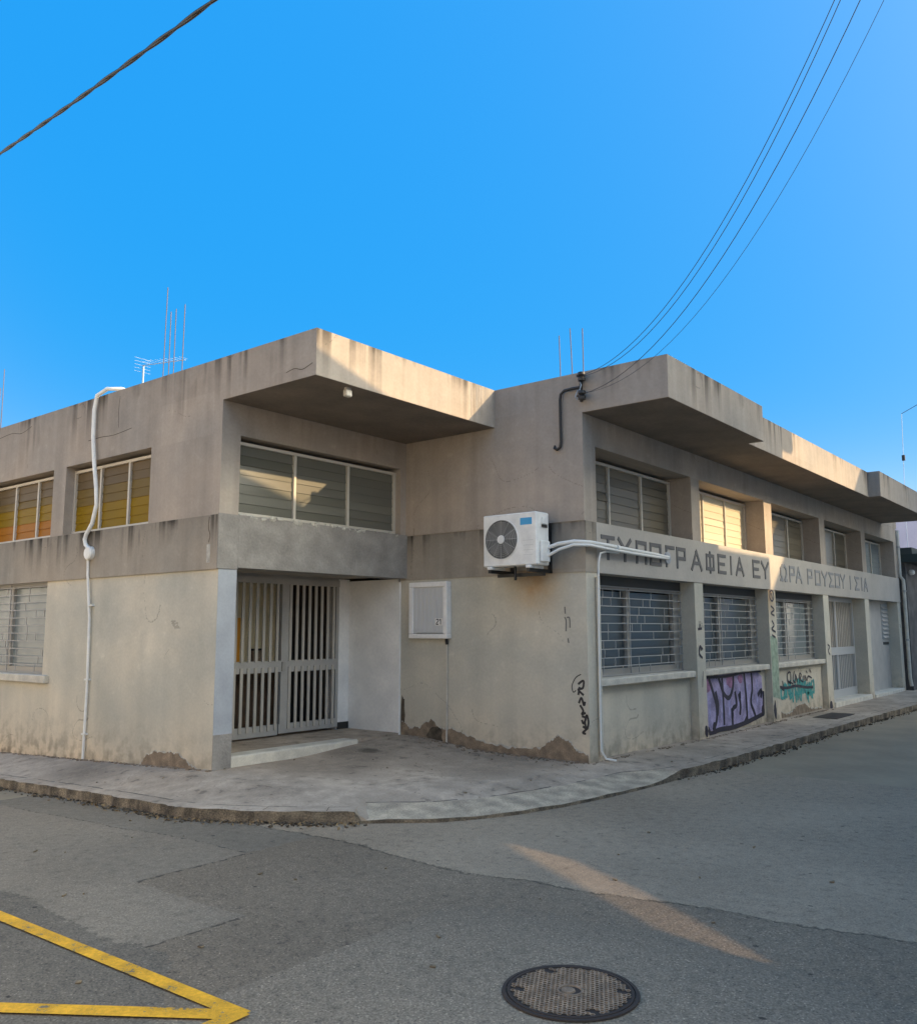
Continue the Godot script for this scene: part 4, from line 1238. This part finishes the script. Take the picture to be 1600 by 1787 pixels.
	mb.box(V(-5.055, 4.22, ZM + 0.012), V(-5.035, 4.56, ZM + 0.05)).box(V(-5.05, 4.50, ZM + 0.03), V(-4.985, 4.525, ZM + 0.12)).box(V(-5.05, 4.26, ZM + 0.03), V(-4.985, 4.285, ZM + 0.12))
	part("bracket", mb, M.black, ins)
	for y in [4.49, 4.27]:
		part("insulator", MB.new().lathe(V(-4.985, y, ZM + 0.115), [Vector2(0.0, -0.05), Vector2(0.042, -0.05), Vector2(0.045, -0.02), Vector2(0.026, 0.0), Vector2(0.045, 0.02), Vector2(0.042, 0.05), Vector2(0.0, 0.052)], 16), M.black, ins)
	part("conduit", MB.new().tube([V(-5.04, 4.385, ZM + 0.06), V(-5.15, 4.392, ZM + 0.05), V(-5.26, 4.385, ZM + 0.05), V(-5.31, 4.35, ZM + 0.05), V(-5.322, 4.28, ZM + 0.05), V(-5.325, 4.0, ZM + 0.045), V(-5.322, 3.78, ZM + 0.045), V(-5.335, 3.715, ZM + 0.045), V(-5.375, 3.695, ZM + 0.045), V(-5.42, 3.72, ZM + 0.03), V(-5.43, 3.75, ZM)], 0.017, 8), M.black, ins)
	part("wire_loop", MB.new().tube([V(-5.07, 4.36, ZM + 0.06), V(-5.10, 4.28, ZM + 0.07), V(-5.08, 4.24, ZM + 0.07), V(-5.05, 4.3, ZM + 0.08), V(-5.0, 4.4, ZM + 0.1), V(-5.06, 4.5, ZM + 0.06)], 0.006, 6), M.galv, ins)
	# soffit lamp
	var la := thing("soffit_lamp", "small white lamp under the edge of the entrance canopy", "lamp", V(-6.40, 4.0, -6.16))
	part("housing", MB.new().bbox(V(-6.43, 4.0, -6.205), V(-6.37, 4.075, -6.12), 0.01), M.frame, la)
	part("mount", MB.new().box(V(-6.42, 4.07, -6.19), V(-6.38, 4.096, -6.13)), M.grey_paint, la)
	# aerial on the roof
	var an := thing("roof_aerial", "pale television aerial on a short mast above the left parapet", "aerial", V(-15.85, YR, -9.5))
	part("mast", MB.new().tube([V(-15.85, YR, -9.5), V(-15.86, 7.0, -9.5)], 0.02, 8), M.galv, an)
	part("boom", MB.new().tube([V(-15.9, 7.0, -9.5), V(-14.4, 6.82, -9.5)], 0.009, 6), M.galv, an)
	for k in 9:
		var x := -15.7 + k * 0.155
		part("element", MB.new().tube([V(x, 7.0 - k * 0.0185 + 0.02, -9.5 - 0.16 + k * 0.008), V(x, 7.0 - k * 0.0185 + 0.02, -9.5 + 0.16 - k * 0.008)], 0.002, 5), M.galv, an)
	mb = MB.new()
	for k in 5: mb.tube([V(-15.9, 6.86 + k * 0.07, -9.68), V(-15.9, 6.86 + k * 0.07, -9.32)], 0.003, 5)
	part("reflector", mb, M.galv, an)
	# rain pipe at the far corner
	var rp := thing("rain_pipe", "pale rain pipe at the far end of the right facade", "pipe", V(XR, 0.1, ZE))
	part("pipe", MB.new().tube([V(-5.03, 4.05, ZE - 0.05), V(-5.03, 2.9, ZE - 0.05), V(-4.96, 2.8, ZE - 0.05), V(-4.96, 0.4, ZE - 0.05), V(-4.93, 0.2, ZE - 0.02)], 0.045, 8), M.sill, rp)
	for y in [3.6, 2.5, 1.3]: part("collar", MB.new().tube([V(-5.03 if y > 3 else -4.96, y, ZE - 0.05), V(-5.03 if y > 3 else -4.96, y + 0.05, ZE - 0.05)], 0.055, 8), M.grey_paint, rp)

func build_cables() -> void:
	var ends := [[V(-5.0, 4.5, -8.5), V(0.811, 0, 0.585), 0.108, -0.167, 0.0032], [V(-4.98, 4.49, -8.5), V(0.816, 0, 0.578), 0.117, -0.199, 0.0032], [V(-4.97, 4.28, -8.5), V(0.831, 0, 0.556), 0.111, -0.134, 0.0034], [V(-4.95, 4.29, -8.5), V(0.847, 0, 0.532), 0.122, -0.198, 0.0022]]
	var say := ["leftmost of the thin overhead wires rising to the upper right", "second from left of the thin overhead wires at upper right", "third from left of the thin overhead wires at upper right", "rightmost and faintest of the thin overhead wires at upper right"]
	for i in 4:
		var e: Array = ends[i]
		var p := []
		for k in 41:
			var s := 7.9 * k / 40.0
			p.append(e[0] + e[1] * s + V(0, e[2] * s * s + e[3] * s, 0))
		var t := thing("overhead_wire", say[i], "wire", e[0], "wires running to the insulator bracket")
		part("wire", MB.new().tube(p, e[4], 5), M.black, t)
	var pole := thing("utility_pole", "wooden pole across the street carrying the overhead wires", "pole", V(1.45, 0, -3.95))
	part("shaft", MB.new().lathe(V(1.45, 0, -3.95), [Vector2(0.14, -0.3), Vector2(0.09, 11.0), Vector2(0.0, 11.0)], 12), M.mortar, pole)
	var a := V(-9.9, 6.08, -3.28); var b := V(-2.4, 4.66, -2.34)
	var t := thing("overhead_cable", "thick twisted black cable crossing the top left corner of the sky", "cable", a)
	for strand in 2:
		var p := []
		for k in 121:
			var s := k / 120.0
			var c := a.lerp(b, s) + V(0, 0.22 * (s - 0.42) * (s - 0.42) - 0.01, 0)
			var w := s * 60.0 + strand * PI
			p.append(c + V(0, cos(w), sin(w)) * 0.0055)
		part("strand", MB.new().tube(p, 0.009, 6), M.black, t)

# ---------------------------------------------------------------- surroundings
func build_surroundings() -> void:
	# next house along the right-hand street
	var h := thing("neighbour_house", "dark low neighbouring house with green-black eaves past the far corner", "house", V(-5.0, 0, -24.4))
	part("wall", MB.new().box(V(-14.0, -0.3, -34.0), V(-4.93, 3.25, -24.12)), mottled(0.11, 0.10, 0.092, 81, 0.2, 2.0), h)
	part("eaves", MB.new().box(V(-14.2, 3.25, -34.2), V(-4.6, 3.45, -24.02)), mat(0.03, 0.042, 0.036, 0.8), h)
	part("roof", MB.new().box(V(-14.1, 3.45, -34.1), V(-4.75, 3.62, -24.1)), mat(0.05, 0.06, 0.052, 0.8), h)
	part("lamp", MB.new().bbox(V(-4.93, 2.95, -24.55), V(-4.80, 3.08, -24.42), 0.03), M.plastic, h)
	var far := thing("pale_house", "pale lavender-pink house rising behind the dark low one", "house", V(-8, 0, -46))
	part("wall", MB.new().box(V(-24.0, -0.5, -58.0), V(-6.0, 4.9, -46.0)), mottled(0.62, 0.44, 0.40, 82, 0.04, 6.0), far)
	part("upper_wall", MB.new().box(V(-24.0, 4.9, -58.0), V(-6.1, 7.2, -46.1)), mottled(0.66, 0.58, 0.62, 83, 0.03, 6.0), far)
	var ma := thing("slim_mast", "slim mast with a dark clamp and a wire above the far roof", "mast", V(-6.1, 0, -38))
	part("pole", MB.new().tube([V(-7.62, 0.0, -38.0), V(-7.62, 6.0, -38.0), V(-7.5, 10.2, -38.0)], 0.011, 6), M.galv, ma)
	part("clamp", MB.new().box(V(-7.60, 8.28, -38.05), V(-7.49, 8.50, -37.95)), M.black, ma)
	part("wire", MB.new().tube([V(-7.5, 10.2, -38.0), V(-6.6, 10.3, -37.0), V(-5.0, 10.9, -35.5)], 0.012, 5), M.black, ma)
	# houses across the streets: they shade and light this side
	var row := thing("gabled_house", "unseen cream house wall across the right-hand street, joined by an added slit wall", "house", V(1.6, 0, -8))
	var g := MB.new()
	g.xf = face_x(1.5, 0, 0)
	g.slab(PackedVector2Array(P2([15.58, -0.3, 15.58, 6.72, 16.08, 6.72, 16.08, 7.055, 12.0, 6.98, 9.47, 7.70, 9.1, 7.79, 9.1, -0.3])), -0.2, 0.0)
	part("wall", g, M.cream_wall, row)
	g = MB.new()
	g.xf = face_x(1.5, 0, 0)
	# added unseen wall beside it, its slit shaped to cast the road streak
	g.slab(PackedVector2Array(P2([9.1, -0.3, 9.1, 5.2, 7.1, 5.2, 7.1, 1.95, 7.66, 2.18, 8.32, 2.44, 7.87, 2.135, 7.266, 1.87, 7.1, 1.80, 7.1, -0.3])), -0.05, 0.0)
	g.slab(PackedVector2Array(P2([7.1, -0.3, 7.1, 1.80, 6.569, 1.59, 5.90, 1.335, 6.05, 1.46, 6.38, 1.655, 7.1, 1.95, 7.1, 5.2, 5.5, 5.2, 5.5, 3.4, 4.0, 3.4, 4.0, 1.5, -1.5, 1.5, -1.5, -0.3])), -0.05, 0.0)  # top stepped low so sunlight reaches the ground behind the viewpoint
	part("added_slit_wall", g, M.cream_wall, row)
	# added slats across the slit, to soften and dim the sun streak
	for k in 46: stick("slat", face_x(1.49, 0, 0), V(7.1, 1.31 + k * 0.026, -0.02), V(2.7, 0.0095, 0.005), M.mortar, row)
	var low := thing("yard_wall", "plain cream yard wall past the cream house across the street", "wall", V(1.6, 0, -16.7))
	part("wall", MB.new().box(V(1.5, -0.3, -17.83), V(1.75, 5.66, -15.585)), M.cream_wall, low)
	var tall := thing("tall_block", "plain tall block further up the other side of the street", "building", V(8, 0, -28))
	part("wall", MB.new().box(V(1.5, -0.3, -36.0), V(26.0, 8.5, -21.67)), M.cream_wall, tall)
	var i := 0
	for q in [[-42.0, -30.0, 8.5], [-29.5, -19.0, 7.6], [-18.5, -9.5, 9.2], [-9.0, 0.9, 8.4]]:
		var say: String = ["cream house far left on the near side of the left street", "low cream house second along the near side of the left street", "tall cream house third along the near side of the left street", "cream house nearest behind the viewpoint"][i]
		i += 1
		var b := thing("street_house", say, "house", V((q[0] + q[1]) * 0.5, 0, 4.5), "houses on the near side of the left street")
		part("wall", MB.new().box(V(q[0], -1.0, 4.5), V(q[1], q[2], 13.0)), M.cream_wall, b)
	# inside the entrance
	part("partition", MB.new().box(V(-9.31, 0.27, -7.66), V(-9.27, 2.4, -6.0)), mottled(0.75, 0.62, 0.38, 90, 0.08, 1.5), bld)
	part("counter", MB.new().bbox(V(-9.268, 0.27, -7.66), V(-9.14, 1.16, -6.0), 0.01), mottled(0.10, 0.06, 0.035, 91, 0.2, 0.8), bld)
	var cup := thing("orange_board", "orange board seen through the left bars of the gate", "board", V(-9.25, 1.17, -6.95))
	part("panel", MB.new().bbox(V(-9.268, 1.17, -7.07), V(-9.24, 1.76, -6.80), 0.006), M.orange, cup)
	var box := thing("storage_box", "dark box standing on the counter behind the gate bars", "box", V(-9.2, 1.165, -7.3))
	part("body", MB.new().bbox(V(-9.25, 1.165, -7.36), V(-9.16, 1.34, -7.22), 0.008), M.mortar, box)
	part("lid", MB.new().bbox(V(-9.255, 1.34, -7.37), V(-9.155, 1.365, -7.21), 0.006), M.dark, box)
	var shelf := thing("dark_shelves", "dark shelves with boxes in the gloom behind the right leaf of the gate", "shelves", V(-10.8, 0.27, -8.2))
	part("frame", MB.new().box(V(-10.9, 0.27, -8.4), V(-10.5, 1.1, -7.75)), M.dark, shelf)
	for k in 4: part("carton", MB.new().bbox(V(-10.8, 1.1, -8.36 + k * 0.16), V(-10.55, 1.22 + rng.randf() * 0.2, -8.24 + k * 0.16), 0.006), M.mortar, shelf)

# ---------------------------------------------------------------- sky: clear air, paler round the sun and towards the horizon
func make_sky(sun: Vector3) -> ImageTexture:
	var w := 512
	var h := 256
	var im := Image.create(w, h, false, Image.FORMAT_RGBF)
	for py in h:
		var th := PI * (py + 0.5) / h
		for px in w:
			var az := TAU * (px + 0.5) / w
			var d := V(sin(az) * sin(th), cos(th), -cos(az) * sin(th))
			var y := maxf(d.y, 0.0)
			var g := acos(clampf(d.dot(sun), -1, 1))
			var c := (V(0.016, 0.356, 0.94).lerp(V(0.055, 0.545, 1.05), pow(1.0 - y, 4.0))) / EXPOSURE
			c += V(0.94, 0.88, 0.68) * SKY_GLOW * exp(-SKY_FALL * g)
			var back := pow(maxf(0.0, -d.dot(sun)), 9.0)
			c += V(1.0, 0.85, 0.68) * SKY_BACK * back
			c = c.lerp(V(2.1, 1.65, 1.1), 0.9 * pow(1.0 - y, 18.0))
			if d.y < 0.0: c = V(0.25, 0.23, 0.20)
			im.set_pixel(px, py, Color(c.x, c.y, c.z))
	return ImageTexture.create_from_image(im)

const EXPOSURE := 2.15
const SKY_GLOW := 16.0
const SKY_FALL := 4.9
const SKY_BACK := 7.5

func _ready() -> void:
	rng.seed = 20240611
	# camera
	var cam := Camera3D.new()
	cam.name = "camera"
	cam.position = V(0, 1.6, 0)
	cam.rotation_degrees = V(7.695, 38.663, -0.152)
	cam.fov = 60.86
	cam.far = 800.0
	add_child(cam)
	cam.current = true
	# sky, sun, exposure
	var sun_dir := V(1.0, 0.44, -0.49).normalized()
	var env := Environment.new()
	env.background_mode = Environment.BG_SKY
	var sky := Sky.new()
	var sm := PanoramaSkyMaterial.new()
	sm.panorama = make_sky(sun_dir)
	sky.sky_material = sm
	env.sky = sky
	env.background_energy_multiplier = 1.0
	env.tonemap_mode = Environment.TONE_MAPPER_LINEAR
	env.tonemap_exposure = EXPOSURE
	env.sdfgi_enabled = true
	env.ssao_enabled = true
	env.ssil_enabled = true
	var we := WorldEnvironment.new()
	we.name = "world"
	we.environment = env
	add_child(we)
	var sun := DirectionalLight3D.new()
	sun.name = "sun"
	sun.light_energy = 0.97
	sun.light_color = Color(1.0, 0.86, 0.66)
	sun.light_angular_distance = 0.5
	sun.shadow_enabled = true
	sun.look_at_from_position(sun_dir * 50.0, Vector3.ZERO, Vector3.UP)
	add_child(sun)
	# the place
	unit_box = BoxMesh.new()
	make_materials()
	build_ground()
	build_building()
	build_surroundings()
	build_wear()
	build_fittings()
	build_manhole()
	build_cables()
